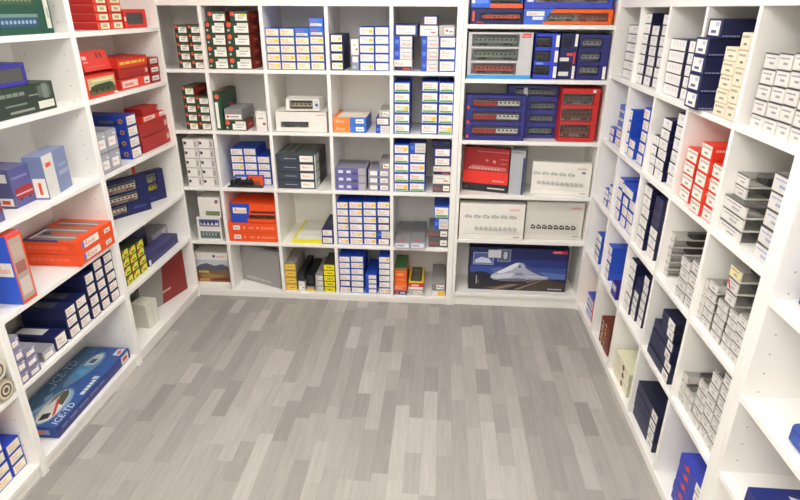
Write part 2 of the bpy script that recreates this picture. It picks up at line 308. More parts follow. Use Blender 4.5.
    if st == 'ice':
        it = [('R', .012, .02, .988, .98, '#1d2660'), ('R', .012, .3, .988, .74, '#26357c'), ('R', .012, .3, .988, .56, '#36509a'), ('P', [(.6, .3), (.988, .3), (.988, .42), (.74, .46)], '#5a74b4'),
              ('P', [(.012, .02), (.988, .02), (.988, .27), (.7, .31), (.012, .33)], '#2c2832'), ('P', [(.55, .02), (.988, .02), (.988, .2), (.76, .3)], '#4a4038'),
              ('P', [(.14, .02), (.36, .02), (.76, .3), (.72, .31)], '#6a5a4c'), ('P', [(.46, .02), (.52, .02), (.79, .3), (.77, .3)], '#8a7a68'), ('P', [(.24, .02), (.29, .02), (.74, .3), (.73, .3)], '#a39382'),
              ('P', [(.012, .4), (.06, .42), (.13, .44), (.2, .4), (.24, .33), (.24, .2), (.1, .16), (.012, .18)], '#2a2734'), ('P', [(.22, .5), (.3, .54), (.4, .52), (.36, .44), (.26, .4)], '#5a6ca4'),
              ('P', [(.22, .3), (.24, .38), (.29, .44), (.36, .52), (.42, .6), (.47, .655), (.51, .67), (.55, .655), (.6, .6), (.66, .52), (.72, .45), (.78, .38), (.82, .32), (.8, .29), (.62, .28), (.56, .24), (.46, .22), (.34, .22), (.26, .25)], '#aeb2c8'),
              ('P', [(.29, .44), (.36, .52), (.42, .6), (.47, .655), (.51, .665), (.49, .58), (.44, .5), (.36, .42), (.3, .4)], '#e6e8f0'), ('P', [(.55, .655), (.6, .6), (.66, .52), (.72, .45), (.79, .37), (.76, .36), (.66, .44), (.58, .54)], '#46548e'),
              ('P', [(.24, .36), (.36, .4), (.46, .42), (.44, .32), (.3, .28), (.23, .3)], '#d2d5e2'), ('P', [(.26, .25), (.34, .22), (.46, .22), (.56, .24), (.6, .29), (.5, .3), (.34, .27)], '#6a6a80'),
              ('E', .515, .575, .012, None, '#2c3054'), ('R', .475, .37, .555, .43, '#8488a4'), ('P', [(.44, .15), (.6, .16), (.6, .23), (.46, .22)], '#3c2c34'), ('R', .6, .34, .78, .36, '#d8dae4'),
              ('R', .075, .14, .085, .34, '#b8bccc'), ('E', .1, .2, .012, .05, '#5c5868'), ('R', .035, .6, .245, .885, '#98a4c0'), ('R', .045, .62, .235, .865, '#4c5c98'), ('P', [(.05, .64), (.23, .64), (.2, .74), (.12, .78), (.06, .72)], '#c9d0e2'),
              ('R', .28, .68, .415, .97, '#8490b4'), ('R', .29, .7, .405, .95, '#5a6078'), ('E', .36, .83, .02, .09, '#c4c8d4'), ('R', .185, .77, .315, .95, '#d4d8de'), ('R', .83, .9, .975, .97, '#d8303a'), ('T', 'märklin', .84, .915, .04, .12, WHITE), ('X', .82, .05, .96, .03, '#b8bccc')]
        return B('#1a1b36', '#15162a'), [lab(it, 'train_picture')], 'gift_box', cat
    # ---- right cubbies
    if st in ('wn', 'wn2'):
        it = [('R', .03, .05, .97, .95, '#eeebe6')] + ([('R', .2+.2*k, .4, .28+.2*k, .74, '#d6d6de') for k in range(4)] if st == 'wn2' else [('R', .38, .45, .66, .75, '#d4d4de'), ('X', .2, .16, .8, .07, '#d4d1d4')])
        return B('#23285c', '#161a40'), [lab(it)], 'coach_box', cat  # small train carton like the wagon boxes, set apart only by its colours
    if st == 'nl':
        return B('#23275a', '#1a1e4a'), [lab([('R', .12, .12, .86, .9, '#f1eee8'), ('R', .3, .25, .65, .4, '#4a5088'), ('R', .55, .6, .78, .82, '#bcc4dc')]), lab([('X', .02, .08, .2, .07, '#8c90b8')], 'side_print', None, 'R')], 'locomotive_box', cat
    if st == 'nls':
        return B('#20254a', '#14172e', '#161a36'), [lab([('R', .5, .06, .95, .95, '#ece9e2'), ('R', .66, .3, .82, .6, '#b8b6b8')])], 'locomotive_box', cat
    if st == 'nlr':
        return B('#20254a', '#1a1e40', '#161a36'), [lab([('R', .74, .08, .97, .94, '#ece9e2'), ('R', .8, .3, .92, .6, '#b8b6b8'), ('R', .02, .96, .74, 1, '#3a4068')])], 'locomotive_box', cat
    if st == 'rwc':
        return B('#e8765a', '#efe6cc', '#e9dfc4'), [lab([('R', .025, .06, .98, .985, '#efe2c9'), ('X', .12, .7, .85, .14, '#a9a192'), ('X', .35, .3, .7, .14, '#747a70')])], nm, cat
    if st == 'rw':
        return B('#e03a28', '#e23a26', '#e23a26'), [lab([('R', .05, .08, .95, .93, '#f1ede2'), ('X', .12, .64, .88, .15, '#b4aca4'), ('X', .35, .28, .65, .14, '#8a827c')]), lab([('X', .05, .6, .26, .14, '#f3b0a2')], 'side_print', None, 'R')], 'railcar_box', cat  # also an ordinary small train carton, what it holds is unknown
    if st == 'pur':
        return B('#3a2a8c', '#33257c'), [lab([('R', .15, .5, .85, .9, '#d8d4e4'), ('R', .3, .2, .7, .3, '#6a5ab0')])], nm, cat
    if st == 'obs':
        return B('#e4e4ee', '#f0602a', BLUE), [lab([('R', 0, .8, 1, 1, BLUE), ('R', .1, .15, .9, .55, '#5a7ad0'), ('R', .2, .25, .8, .4, WHITE)])], nm, cat
    if st == 'brn':
        r2 = random.Random(int(w*1e4)+3)
        it = [('E', r2.uniform(.1, .9), r2.uniform(.15, .85), r2.uniform(.05, .12), r2.uniform(.1, .2), r2.choice(['#b8402c', '#d8b070', '#5a2018', '#e8d8b8', '#8c5a2c'])) for _ in range(16)]
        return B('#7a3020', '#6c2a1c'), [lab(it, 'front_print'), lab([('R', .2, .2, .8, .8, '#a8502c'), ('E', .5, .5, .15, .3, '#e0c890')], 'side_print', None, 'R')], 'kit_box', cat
    if st == 'pale':
        return B('#efecd2', '#c8caa8', '#e0dfc0'), [lab([('E', .62, .55, .07, None, '#3c3a6c'), ('E', .65, .62, .045, None, '#d0543c'), ('R', .1, .2, .45, .28, '#cfcba8'), ('R', .1, .7, .4, .76, '#cfcba8')], 'front_print')], 'kit_box', cat
    if st == 'bpat':
        return B('#3440b0', '#3a48b8', '#3f4cb8'), [lab([('P', [(.3, .3), (.5, .55), (.42, .55), (.42, .85), (.3, .85), (.3, .6), (.2, .6)], '#e04a34'), ('R', .72, .08, .97, .92, WHITE), ('R', .78, .4, .92, .55, '#a8a8b0'), ('R', .02, .05, .7, .1, '#5c6ad0')])] , nm, cat
    if st == 'bplain':
        return B('#27479c', '#223f90', '#2a4ca4'), [lab([('R', .1, .3, .9, .7, '#2f53b0'), ('R', .2, .45, .5, .55, '#6a8ad0')], 'front_print')], 'carton', 'box'
    if st == 'bwinD':
        return B('#1d2c78', '#1d2c78', '#1d2c78'), [lab([('R', .2, .25, .95, .9, '#c8c2b8'), ('R', .24, .3, .92, .6, '#a09890'), ('P', [(.06, .5), (.12, .8), (.15, .75), (.1, .5)], '#dfe2ee')], 'lid_window', None, 'T'), lab([('R', .1, .3, .5, .7, '#2c3c90')], 'front_print')], 'window_box', cat
    # ---- left bookcases
    if st == 'rlab':
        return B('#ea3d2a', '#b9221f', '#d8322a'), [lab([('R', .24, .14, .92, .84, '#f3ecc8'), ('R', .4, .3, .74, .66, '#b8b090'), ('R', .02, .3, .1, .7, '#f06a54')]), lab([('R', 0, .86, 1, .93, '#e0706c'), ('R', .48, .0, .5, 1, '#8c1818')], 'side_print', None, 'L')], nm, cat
    if st == 'rwin':
        return ('win', '#e6392a', [(.12, .2, .85, .82)], ['#2c2c30'], '#a89c9c', .6), [lab([('R', .01, .4, .08, .6, WHITE)], 'front_print')], 'window_box', cat
    if st == 'rpic':
        it = [('R', .08, .14, .95, .88, '#c9c08c'), ('R', .08, .14, .95, .4, '#6c5c40'), ('P', [(.14, .3), (.9, .3), (.9, .52), (.8, .62), (.3, .58), (.14, .5)], '#3c4a34'), ('E', .3, .3, .03, None, '#26201c'), ('E', .5, .3, .03, None, '#26201c'), ('E', .7, .3, .03, None, '#26201c'), ('R', .2, .7, .9, .8, '#e6dcae')]
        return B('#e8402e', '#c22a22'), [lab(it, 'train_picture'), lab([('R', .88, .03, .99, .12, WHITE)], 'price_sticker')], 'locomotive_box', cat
    if st == 'rlid':
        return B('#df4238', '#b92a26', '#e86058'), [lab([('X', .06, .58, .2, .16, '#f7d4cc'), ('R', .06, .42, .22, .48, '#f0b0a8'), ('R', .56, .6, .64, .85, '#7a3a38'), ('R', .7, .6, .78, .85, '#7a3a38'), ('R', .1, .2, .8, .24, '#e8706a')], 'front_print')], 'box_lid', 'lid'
    if st == 'rlong':
        return B('#e8402c', '#d03626'), [lab([('R', .04, .2, .55, .85, '#f3d8d0'), ('R', .1, .35, .4, .6, '#e0887c'), ('R', .78, .2, .97, .85, WHITE), ('R', .82, .35, .93, .5, '#5a5a5c')])], nm, cat
    if st == 'rdark':
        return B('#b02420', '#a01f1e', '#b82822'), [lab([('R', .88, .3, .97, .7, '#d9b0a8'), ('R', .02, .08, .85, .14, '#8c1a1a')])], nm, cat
    if st == 'ryel':
        return B('#de3d28', '#c83224'), [lab([('X', .06, .34, .9, .26, '#f0c03c'), ('R', .02, .82, .98, .96, '#b82a20')], 'front_print')], nm, cat
    if st == 'rend':
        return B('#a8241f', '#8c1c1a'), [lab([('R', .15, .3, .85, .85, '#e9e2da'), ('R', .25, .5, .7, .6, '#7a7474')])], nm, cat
    if st == 'bside':
        return B('#2a2f62', '#2840a8', '#2a44a8'), [lab(roco(.08, .1, .92, .9)), lab([('R', .35, .14, .8, .46, '#28304a'), ('R', .38, .28, .72, .54, '#5a6478'), ('E', .88, .5, .05, None, '#c89030'), ('E', .88, .5, .025, None, '#3a2c18')], 'side_print', None, 'L')], 'locomotive_box', cat
    if st == 'nwt':
        return ('win', '#1c2358', [(.03, .08, .5, .31), (.03, .35, .78, .6), (.03, .64, .78, .9)], ['#f4f0e4']*3, '#b8b2a0', .6, 1, '#d04a34'), [lab([('R', .62, .14, .9, .2, '#3c4688')], 'front_print')], 'set_box', cat
    if st == 'nwt2':
        return ('win', '#1c2358', [(.28, .34, .74, .58), (.28, .62, .74, .9)], ['#e8d83a', '#b8b08c'], '#c9c4a0', .6), [lab([('R', .1, .1, .6, .14, '#3c4688')], 'front_print')], 'set_box', cat
    if st == 'wob':
        return B('#dcd8d0', '#c8c4bc'), [lab([('R', .9, 0, 1, 1, '#f0561e'), ('R', .05, .4, .8, .6, '#b8b4ac'), ('R', .1, .7, .82, .88, '#2c2c30'), ('R', .3, .72, .5, .8, '#5c5c60')], 'front_print')], 'set_box', cat
    if st == 'ygn':
        return B('#33402c', '#3c5a34', '#28331f'), [lab([('R', .08, .08, .95, .66, '#eae42c'), ('P', [(.3, .66), (.95, .66), (.95, .92), (.45, .92)], '#dfe04a'), ('E', .2, .76, .12, None, '#d8543c'), ('R', .3, .22, .8, .42, '#5a7030')])], nm, cat
    if st == 'pbox':
        return B('#37366c', '#34336a', '#4a4a80'), [lab([('R', .01, .1, .07, .6, WHITE), ('R', .12, .2, .95, .28, '#4b4a88'), ('R', .4, .5, .9, .8, '#302f60')], 'front_print')], 'set_box', cat
    if st == 'gred':
        return B('#9c9a94', '#6e6c68'), [lab([('P', [(.42, 0), (1, 0), (1, 1), (.54, 1)], '#8a2420'), ('X', .45, .22, .64, .045, '#d8b0aa')], 'front_print')], 'set_box', cat
    if st == 'wpl':
        return B('#dedbd0', '#d4d0c4', '#e4e1d6'), [lab([('R', .46, 0, .54, 1, '#d0cbb8'), ('R', .1, .94, .9, .96, '#c8c4b8')], 'packing_tape')], 'carton', 'box'
    if st == 'gtrain':
        it = [('R', .3, .55, .78, .72, '#3f5c3c'), ('R', .3, .72, .76, .76, '#5c7a5c')] + [('R', .32+.05*k, .61, .35+.05*k, .67, '#8a9c80') for k in range(9)] + [('R', .3, .14, .78, .32, '#2f5478'), ('R', .3, .32, .8, .38, '#6f8c86')] + [('R', .32+.05*k, .2, .35+.05*k, .26, '#9cb4c4') for k in range(9)] + [('R', .9, .1, .965, .8, '#d6d8ca'), ('R', .93, .3, .95, .5, '#a8a8a0')]
        return B('#1d5040', '#184536', '#215a48'), [lab(it, 'train_picture')], 'set_box', cat
    if st == 'gtext':
        return B('#2f3d33', '#28352c', '#36463b'), [lab([('R', .4, .12, .7, .2, '#8c968c'), ('R', .36, .36, .62, .42, '#76827a'), ('R', .66, .6, .86, .64, '#8c968c'), ('R', .76, .1, .97, .36, '#dcdccf'), ('R', .78, .5, .95, .9, '#5c6a60'), ('R', .84, .44, .92, .96, '#76827a'), ('X', .32, .68, .62, .12, '#7c887e')], 'front_print')], 'locomotive_box', cat
    if st == 'pwin':
        return ('win', '#3a349a', [(.35, .2, .94, .8)], ['#d8d4da'], '#f4f0f0', .6), [lab([('R', .05, .3, .25, .7, '#4c46b0')], 'front_print')], 'window_box', cat
    if st == 'gbl':
        return B('#7f8db4', '#7c8ab2', '#8a97ba'), [lab([('R', 0, 0, .42, 1, '#dedcd8'), ('R', .1, .72, .3, .82, ORED), ('R', .55, .4, .95, .5, '#a4aeca'), ('R', .6, .6, .9, .66, '#98a4c4')], 'front_band', 'white band with orange print'), lab([('R', .3, .05, .95, .5, WHITE), ('R', .55, .12, .7, .4, ORED)], 'end_label', None, 'L')], 'locomotive_box', cat
    if st in ('ptr', 'ptr2'):
        return B('#5a588e', '#62608f', '#6a6896'), [lab([('R', .08, .72, .8, .78, '#8684b0'), ('P', [(.1, .2), (.92, .2), (.92, .44), (.75, .52), (.1, .48)], '#9c2a34'), ('R', .1, .3, .9, .34, '#d8b0b4'), ('E', .3, .18, .05, None, '#2a2430'), ('E', .7, .18, .05, None, '#2a2430')], 'train_picture'), lab([('R', .6, .66, .9, .88, WHITE), ('R', .55, .06, .95, .26, WHITE), ('R', .62, .1, .85, .2, ORED)], 'end_label', None, 'L')], 'locomotive_box', cat
    if st == 'roco':
        return B('#f8541c', '#f2501c', '#f4551f'), [lab([('R', .14, .2, .58, .8, WHITE), ('R', .14, .2, .19, .8, '#4a7ad8'), ('T', 'Roco', .21, .3, .42, .34, '#e8401c', .25), ('R', .74, .3, .9, .66, WHITE), ('R', .77, .4, .87, .5, '#8c8c90')]),
            lab([('X', .12, .4, .84, .26, '#f8683a')], 'side_print', None, 'L'), ('lid_window', None, 'T', [('P', [(.0, .3), (.62, 1), (0, 1)], '#25307c'), ('R', .08, .12, .3, .94, '#8e8884'), ('R', .38, .12, .6, .94, '#8a8480'), ('R', .68, .12, .9, .86, '#807a76'), ('R', .17, .12, .21, .94, '#d8d4d0'), ('R', .47, .12, .51, .94, '#d8d4d0'), ('R', .77, .12, .81, .86, '#d8d4d0'), ('R', .1, .86, .5, .93, WHITE)])], 'set_box', cat
    if st == 'bst':
        return B('#f0561f', '#2f5fd6', '#f0561f'), [lab([('R', .08, .05, .88, .94, '#b9a49a'), ('R', .16, .12, .8, .36, '#d4c8c0'), ('R', .16, .44, .8, .6, '#a86a5c'), ('R', .16, .66, .8, .86, '#c4aca0')], 'display_window'), lab([('R', .35, .42, .95, .62, WHITE), ('T', 'Roco', .4, .47, .09, .45, ORED), ('E', .5, .56, .04, None, '#f6d21e')], 'end_label', None, 'L')], 'window_box', cat
    if st == 'icetd':
        it = [('R', .004, .008, .996, .992, '#34599c'), ('P', [(.004, .42), (.5, .5), (.996, .66), (.996, .992), (.004, .992)], '#436d98'), ('P', [(.004, .7), (.5, .8), (.996, .86), (.996, .992), (.004, .992)], '#3c6286'),
              ('E', .225, .42, .215, .25, '#5f88b8'), ('E', .225, .42, .2, .225, '#8fabc8'),
              ('P', [(.09, .36), (.12, .28), (.18, .25), (.27, .27), (.36, .32), (.41, .39), (.4, .46), (.34, .52), (.24, .54), (.15, .5), (.1, .44)], '#e4e2da'), ('P', [(.26, .28), (.36, .33), (.41, .4), (.39, .46), (.33, .44), (.27, .36)], '#55604a'), ('P', [(.24, .5), (.36, .44), (.4, .46), (.34, .52)], '#7c8872'),
              ('P', [(.11, .42), (.14, .31), (.19, .34), (.17, .44)], '#262a2c'), ('P', [(.15, .27), (.18, .265), (.33, .42), (.31, .44)], '#d8342c'),
              ('P', [(.42, .56), (.5, .46), (.62, .36), (.76, .3), (.86, .32), (.92, .4), (.92, .5), (.86, .6), (.74, .68), (.58, .68), (.48, .64)], '#6f93b8'), ('P', [(.74, .4), (.84, .36), (.9, .42), (.88, .54), (.8, .6), (.72, .6)], '#cdd5d6'),
              ('P', [(.52, .52), (.64, .42), (.74, .4), (.72, .6), (.6, .62)], '#4c9ccc'), ('P', [(.6, .44), (.66, .42), (.68, .6), (.62, .62)], '#5fb0dc'), ('P', [(.76, .44), (.82, .42), (.82, .54), (.76, .56)], '#4a6470'),
              ('P', [(.1, .66), (.17, .6), (.22, .64), (.15, .72)], '#8db0c8'), ('P', [(.26, .66), (.33, .62), (.37, .67), (.3, .73)], '#84a8c4'), ('P', [(.38, .76), (.44, .72), (.47, .76), (.42, .8)], '#7ba0bc'),
              ('T', 'ICE-TD', .03, .03, .13, .25, '#eef2f6', .25), ('T', 'ICE-TD', .46, .77, .18, .5, '#a0bac6', .25), ('X', .36, .05, .54, .08, '#dfe4ec'), ('R', .55, .05, .59, .17, '#c4ccd8'), ('P', [(.87, .04), (.98, .04), (.97, .2), (.88, .2)], '#c6d0e2'), ('P', [(.88, .09), (.92, .06), (.97, .13), (.93, .16)], '#e8542c')]
        it = [(q[0], [(.225+(x-.25)*1.2, .42+(z-.4)*1.25) for x, z in q[1]], q[2]) if 5 <= k <= 9 else q for k, q in enumerate(it)]
        return B('#2b3b84', '#27408c', '#35579a'), [lab(it, 'lid_picture', None, 'T'), lab([('R', .02, .2, .98, .42, '#4a3f6c'), ('X', .05, .5, .6, .2, '#6a78b0'), ('R', .86, .1, .97, .9, '#d6deea'), ('R', .88, .3, .95, .7, '#e8542c')], 'front_print'), lab([('R', .3, .3, .85, .75, '#8a94bc'), ('R', .4, .4, .75, .65, '#e8642c')], 'end_label', None, 'L')], 'set_box', cat
    if st == 'blc':
        return B('#2a44b8', '#2c48bc', '#2c48bc'), [lab(roco(.08, .12, .92, .9, None, False, '#f1ead0'))], nm, cat
    raise KeyError(st)

def bbox(q):
    if q[0] == 'R': return q[1:5]
    if q[0] == 'P': return (min(p[0] for p in q[1]), min(p[1] for p in q[1]), max(p[0] for p in q[1]), max(p[1] for p in q[1]))
    if q[0] == 'X': return (q[1], q[2], q[3], q[2]+q[4])
    if q[0] == 'E': r = q[4] or q[3]; return (q[1]-q[3], q[2]-r, q[1]+q[3], q[2]+r)
    return (q[2], q[3], q[2]+q[5], q[3]+q[4])
PROTO = {}
def proto(st, w, d, h):
    key = (st, round(w, 3), round(d, 2), round(h, 3))
    if key in PROTO: return PROTO[key]
    spec, parts, nm, cat = style(st, w, d, h)
    ch = []
    mb = MB(); bev = .0012
    if spec[0] == 'box':
        _, f, s, t = spec
        mb.box(-w/2, 0, 0, w/2, d, h, M(s), M(f), M(t))
        body = mb.mesh(nm, .01 if st == 'bplain' else bev)
    elif spec[0] == 'win':
        col, wins, cc, cav, cdp = spec[1:6]; per = spec[6] if len(spec) > 6 else 1; band = spec[7] if len(spec) > 7 else None
        c = M(col); dp = min(.035, d*.45)
        mb.box(-w/2, dp, 0, w/2, d, h, c)
        mb.box(-w/2, 0, 0, -w/2+.002, dp, h, c); mb.box(w/2-.002, 0, 0, w/2, dp, h, c)
        mb.box(-w/2, 0, 0, w/2, dp, .002, c); mb.box(-w/2, 0, h-.002, w/2, dp, h, c)
        wins = sorted(wins, key=lambda q: q[1]); z = 0
        for (a, b, e, t) in wins:
            mb.box(-w/2, 0, z*h, w/2, .0015, b*h, c)
            mb.box(-w/2, 0, b*h, (a-.5)*w, .0015, t*h, c); mb.box((e-.5)*w, 0, b*h, w/2, .0015, t*h, c)
            mb.box((a-.5)*w, dp-.002, b*h, (e-.5)*w, dp-.0005, t*h, M(cav))
            z = t
        mb.box(-w/2, 0, z*h, w/2, .0015, h, c)
        body = mb.mesh(nm)
        film = MB()
        for i, (a, b, e, t) in enumerate(wins):
            x0, x1, z0, z1 = (a-.5)*w, (e-.5)*w, b*h, t*h
            film.box(x0, .0016, z0, x1, .0021, z1, M('film'))
            g = (x1-x0)/per
            for k in range(per):
                m2 = MB(); coach(m2, x0+g*k+.05*g, x0+g*(k+1)-.05*g, z0+.1*(z1-z0), z0+.86*(z1-z0), .006, dp-.012, cc[(i+k) % len(cc)], band=band)
                ch.append(('model_coach', None, m2.mesh('model_coach', .0006)))
        ch.append(('clear_window', None, film.mesh('clear_window')))
    else:                                              # clear display case: tray, foam, lid, label
        _, tray, foam, fl = spec
        mb.box(-w/2, 0, 0, w/2, d, h*.16, M(tray))
        mb.box(-w/2, 0, h*.16, w/2, .004, h*.94, M(tray))
        body = mb.mesh(nm)
        m2 = MB(); t = .0012
        case = M('case' if tray == '#dcd9d2' else 'frost')
        m2.box(-w/2, .0042, h*.16, w/2, d, h*.985, case)
        ch.append(('clear_lid', None, m2.mesh('clear_lid')))
        m3 = MB(); y0 = d*(1-fl)*.6; y1 = y0+d*fl; n = 4
        m3.box(-w*.46, y0, h*.34, w*.46, y1, h*.93, M(foam))
        for k in range(2):
            a = y0+(y1-y0)*(.08+.5*k); m3.box(-w*.44, a, h*.17, w*.44, a+(y1-y0)*.34, h*.34, M(foam))
        ch.append(('foam_insert', 'dark foam insert', m3.mesh('foam_insert', .001)))
    for (pn, pl, face, it) in parts:
        if spec[0] == 'box' and len(it) > 1:            # the printed panel the marks sit on
            bx = [bbox(q) for q in it]; bb = [min(q[0] for q in bx), min(q[1] for q in bx), max(q[2] for q in bx), max(q[3] for q in bx)]
            if any(abs(p-q) > .02 for p, q in zip(bb, bx[0])): it = [('R', max(.006, bb[0]), max(.006, bb[1]), min(.994, bb[2]), min(.994, bb[3]), spec[1] if face == 'F' else spec[3] if face == 'T' else spec[2])] + it
        m4 = MB(); deco(m4, face, w, d, h, it)
        me = m4.mesh(pn)
        ch.append((pn, pl, me))
    PROTO[key] = (body, ch, nm, cat)
    return PROTO[key]

UP = ['lowest', 'second up', 'third up', 'fourth up', 'fifth up', 'sixth up', 'seventh up', 'eighth up']
ROWS = ['top', 'second', 'third', 'fourth', 'fifth', 'bottom']
CELLS = ['first', 'second', 'third', 'fourth', 'fifth']
def cell_name(un, r, c):
    if un == 'A': return 'back cubbies %s row %s cell' % (['top', 'second', 'third', 'fourth', 'bottom'][r], CELLS[c])
    if un == 'C': return 'right cubbies %s row %s cell' % (['top', 'second', 'third', 'fourth', 'bottom'][r], CELLS[c])
    if un == 'B': return 'back bookcase %s row' % ROWS[r]
    if un == 'L': return '%s left bookcase %s row' % (['far', 'middle', 'near'][c], ROWS[r])
    return 'near right bookcase'
RZ = dict(A=0, B=0, C=-math.pi/2, D=-math.pi/2, L=math.pi/2)
def world(un, u, v, z):
    if un in 'AB': return (u, v, z)
    if un in 'CD': return (XR+v, -u, z)
    return (-v, u, z)
LABELS = {}
def S(un, r, c, u0, u1, s, d, z, h, n, st, desc, cw, yaw, grp, loc, kind, tilt):
    """a column of n cartons standing on a shelf: un/r/c = unit, row, cell; u0..u1 along the shelf, s = set-back, z = base height"""
    sts = st if isinstance(st, list) else [st]*n
    w = u1-u0; cn = cell_name(un, r, c)
    if tilt: z += d*math.sin(math.radians(abs(tilt)))+.001
    for k in range(n):
        hh = h-.0012
        body, ch, nm, cat = proto(sts[k], w, d, hh)
        js = rng.uniform(0, .004) if n > 1 else 0
        o = link(nm, body, None, world(un, (u0+u1)/2, s+js, z+k*h), RZ[un]+math.radians(yaw), math.radians(tilt))
        where = UP[k] if k < n-1 or n == 1 else 'topmost'
        if n == 1: lab = '%s, %s' % (desc, loc) if loc else '%s, %s' % (desc, cn)
        else: lab = '%s, %s, %s%s' % (desc, where, (cw+' column, ') if cw else '', loc if (loc and not cw) else cn)
        if len(lab.split()) > 16: print('LONG', len(lab.split()), lab)
        if lab in LABELS: print('DUPLABEL', lab)
        LABELS[lab] = 1
        tag(o, lab, cat, ('boxes in %s' % cn) if (n > 1 or cw) else None)
        for (pn, pl, me) in ch:
            q = link(pn, me, o)
            if pl: q['label'] = pl
# ------------------------------------------------------------------ the room
def slab(name, x0, y0, z0, x1, y1, z1, m):
    mb = MB(); mb.box(x0, y0, z0, x1, y1, z1, m); return tag(link(name, mb.mesh(name)), kind='structure')
def floor_mat():
    m = bpy.data.materials.new('grey_laminate'); m.use_nodes = True; nt = m.node_tree; N = nt.nodes; Lk = nt.links.new
    b = N['Principled BSDF']; b.inputs['Roughness'].default_value = .42
    tc = N.new('ShaderNodeTexCoord'); sp = N.new('ShaderNodeSeparateXYZ'); Lk(tc.outputs['Object'], sp.inputs[0])
    def mth(op, a, bb=None):
        n = N.new('ShaderNodeMath'); n.operation = op
        for i, q in enumerate((a, bb)):
            if q is None: continue
            if isinstance(q, (int, float)): n.inputs[i].default_value = q
            else: Lk(q, n.inputs[i])
        return n.outputs[0]
    xs = mth('DIVIDE', sp.outputs[0], .066); row = mth('FLOOR', xs)
    w1 = N.new('ShaderNodeTexWhiteNoise'); w1.noise_dimensions = '1D'; Lk(row, w1.inputs['W'])
    ln = mth('ADD', mth('MULTIPLY', w1.outputs['Value'], .2), .24)
    ys = mth('ADD', mth('DIVIDE', sp.outputs[1], ln), mth('MULTIPLY', w1.outputs['Value'], 37.))
    # uneven strip lengths: warp along the strip
    seg = mth('FLOOR', mth('ADD', ys, mth('MULTIPLY', mth('SINE', mth('MULTIPLY', ys, 2.1)), .28)))
    cb = N.new('ShaderNodeCombineXYZ'); Lk(row, cb.inputs[0]); Lk(seg, cb.inputs[1])
    w2 = N.new('ShaderNodeTexWhiteNoise'); w2.noise_dimensions = '2D'; Lk(cb.outputs[0], w2.inputs['Vector'])
    r = N.new('ShaderNodeValToRGB'); e = r.color_ramp.elements
    e[0].position = 0; e[0].color = lin('#94908c'); e[1].position = 1; e[1].color = lin('#b8b4af')
    for p, c in ((.18, '#9c9894'), (.5, '#a5a19c'), (.8, '#aca8a3')):
        q = e.new(p); q.color = lin(c)
    Lk(w2.outputs['Value'], r.inputs[0])
    mp = N.new('ShaderNodeMapping'); mp.inputs['Scale'].default_value = (60, 5, 1); Lk(tc.outputs['Object'], mp.inputs[0])
    va = N.new('ShaderNodeVectorMath'); va.operation = 'ADD'; Lk(mp.outputs[0], va.inputs[0])
    vs = N.new('ShaderNodeVectorMath'); vs.operation = 'SCALE'; vs.inputs['Scale'].default_value = 40; Lk(w2.outputs['Color'], vs.inputs[0]); Lk(vs.outputs[0], va.inputs[1])
    gn = N.new('ShaderNodeTexNoise'); gn.inputs['Scale'].default_value = 1; gn.inputs['Detail'].default_value = 6; gn.inputs['Roughness'].default_value = .65; Lk(va.outputs[0], gn.inputs['Vector'])
    g2 = N.new('ShaderNodeMapRange'); g2.inputs['From Min'].default_value = .25; g2.inputs['From Max'].default_value = .75; g2.inputs['To Min'].default_value = .86; g2.inputs['To Max'].default_value = 1.1; Lk(gn.outputs['Fac'], g2.inputs['Value'])
    # hairline joints between strips
    fr = mth('FRACT', xs); edge = mth('MINIMUM', fr, mth('SUBTRACT', 1, fr)); jl = mth('LESS_THAN', edge, .02)
    k = mth('MULTIPLY', g2.outputs[0], mth('SUBTRACT', 1, mth('MULTIPLY', jl, .12)))
    mx = N.new('ShaderNodeVectorMath'); mx.operation = 'SCALE'; Lk(r.outputs[0], mx.inputs[0]); Lk(k, mx.inputs['Scale'])
    Lk(mx.outputs[0], b.inputs['Base Color'])
    return m
X0, X1, Y0, Y1, CH = -.32, 2.88, -4.7, .42, 2.55
slab('floor', X0-.1, Y0-.1, -.08, X1+.1, Y1+.1, 0, floor_mat())
slab('ceiling', X0-.1, Y0-.1, CH, X1+.1, Y1+.1, CH+.1, mat('#f2f0ec', .8, .01, 3.))
slab('wall_back', X0-.1, Y1, 0, X1+.1, Y1+.1, CH, WALLM)
slab('wall_front', X0-.1, Y0-.1, 0, X1+.1, Y0, CH, WALLM)
slab('wall_left', X0-.1, Y0, 0, X0, Y1, CH, WALLM)
slab('wall_right', X1, Y0, 0, X1+.1, Y1, CH, WALLM)

# ------------------------------------------------------------------ shelving
def unit_root(name, label, un, u):
    o = bpy.data.objects.new(name, None); COL.objects.link(o); o.location = world(un, u, 0, 0); o.rotation_euler = (0, 0, RZ[un])
    return tag(o, label, 'shelves' if 'cubb' in label else 'bookcase')
def board(name, root, u0, v0, z0, u1, v1, z1, bev=.0015, holes=None):
    mb = MB(); mb.box(u0, v0, z0, u1, v1, z1, SHELF)
    me = mb.mesh(name, bev)
    if holes:
        mb = MB(); mb.v = [tuple(v.co) for v in me.vertices]; mb.f = [tuple(p.vertices) for p in me.polygons]; mb.m = [0]*len(mb.f); mb.mats = [SHELF]
        for (uu, sg) in holes:
            for vv in (v0+.045, v1-.06):
                z = .16
                while z < 1.9:
                    mb.face([(uu+sg*.0006, vv+.0026*math.cos(k*.785), z+.0026*math.sin(k*.785)) for k in range(8)], HOLE); z += .064
        bpy.data.meshes.remove(me); me = mb.mesh(name)
    return link(name, me, root)
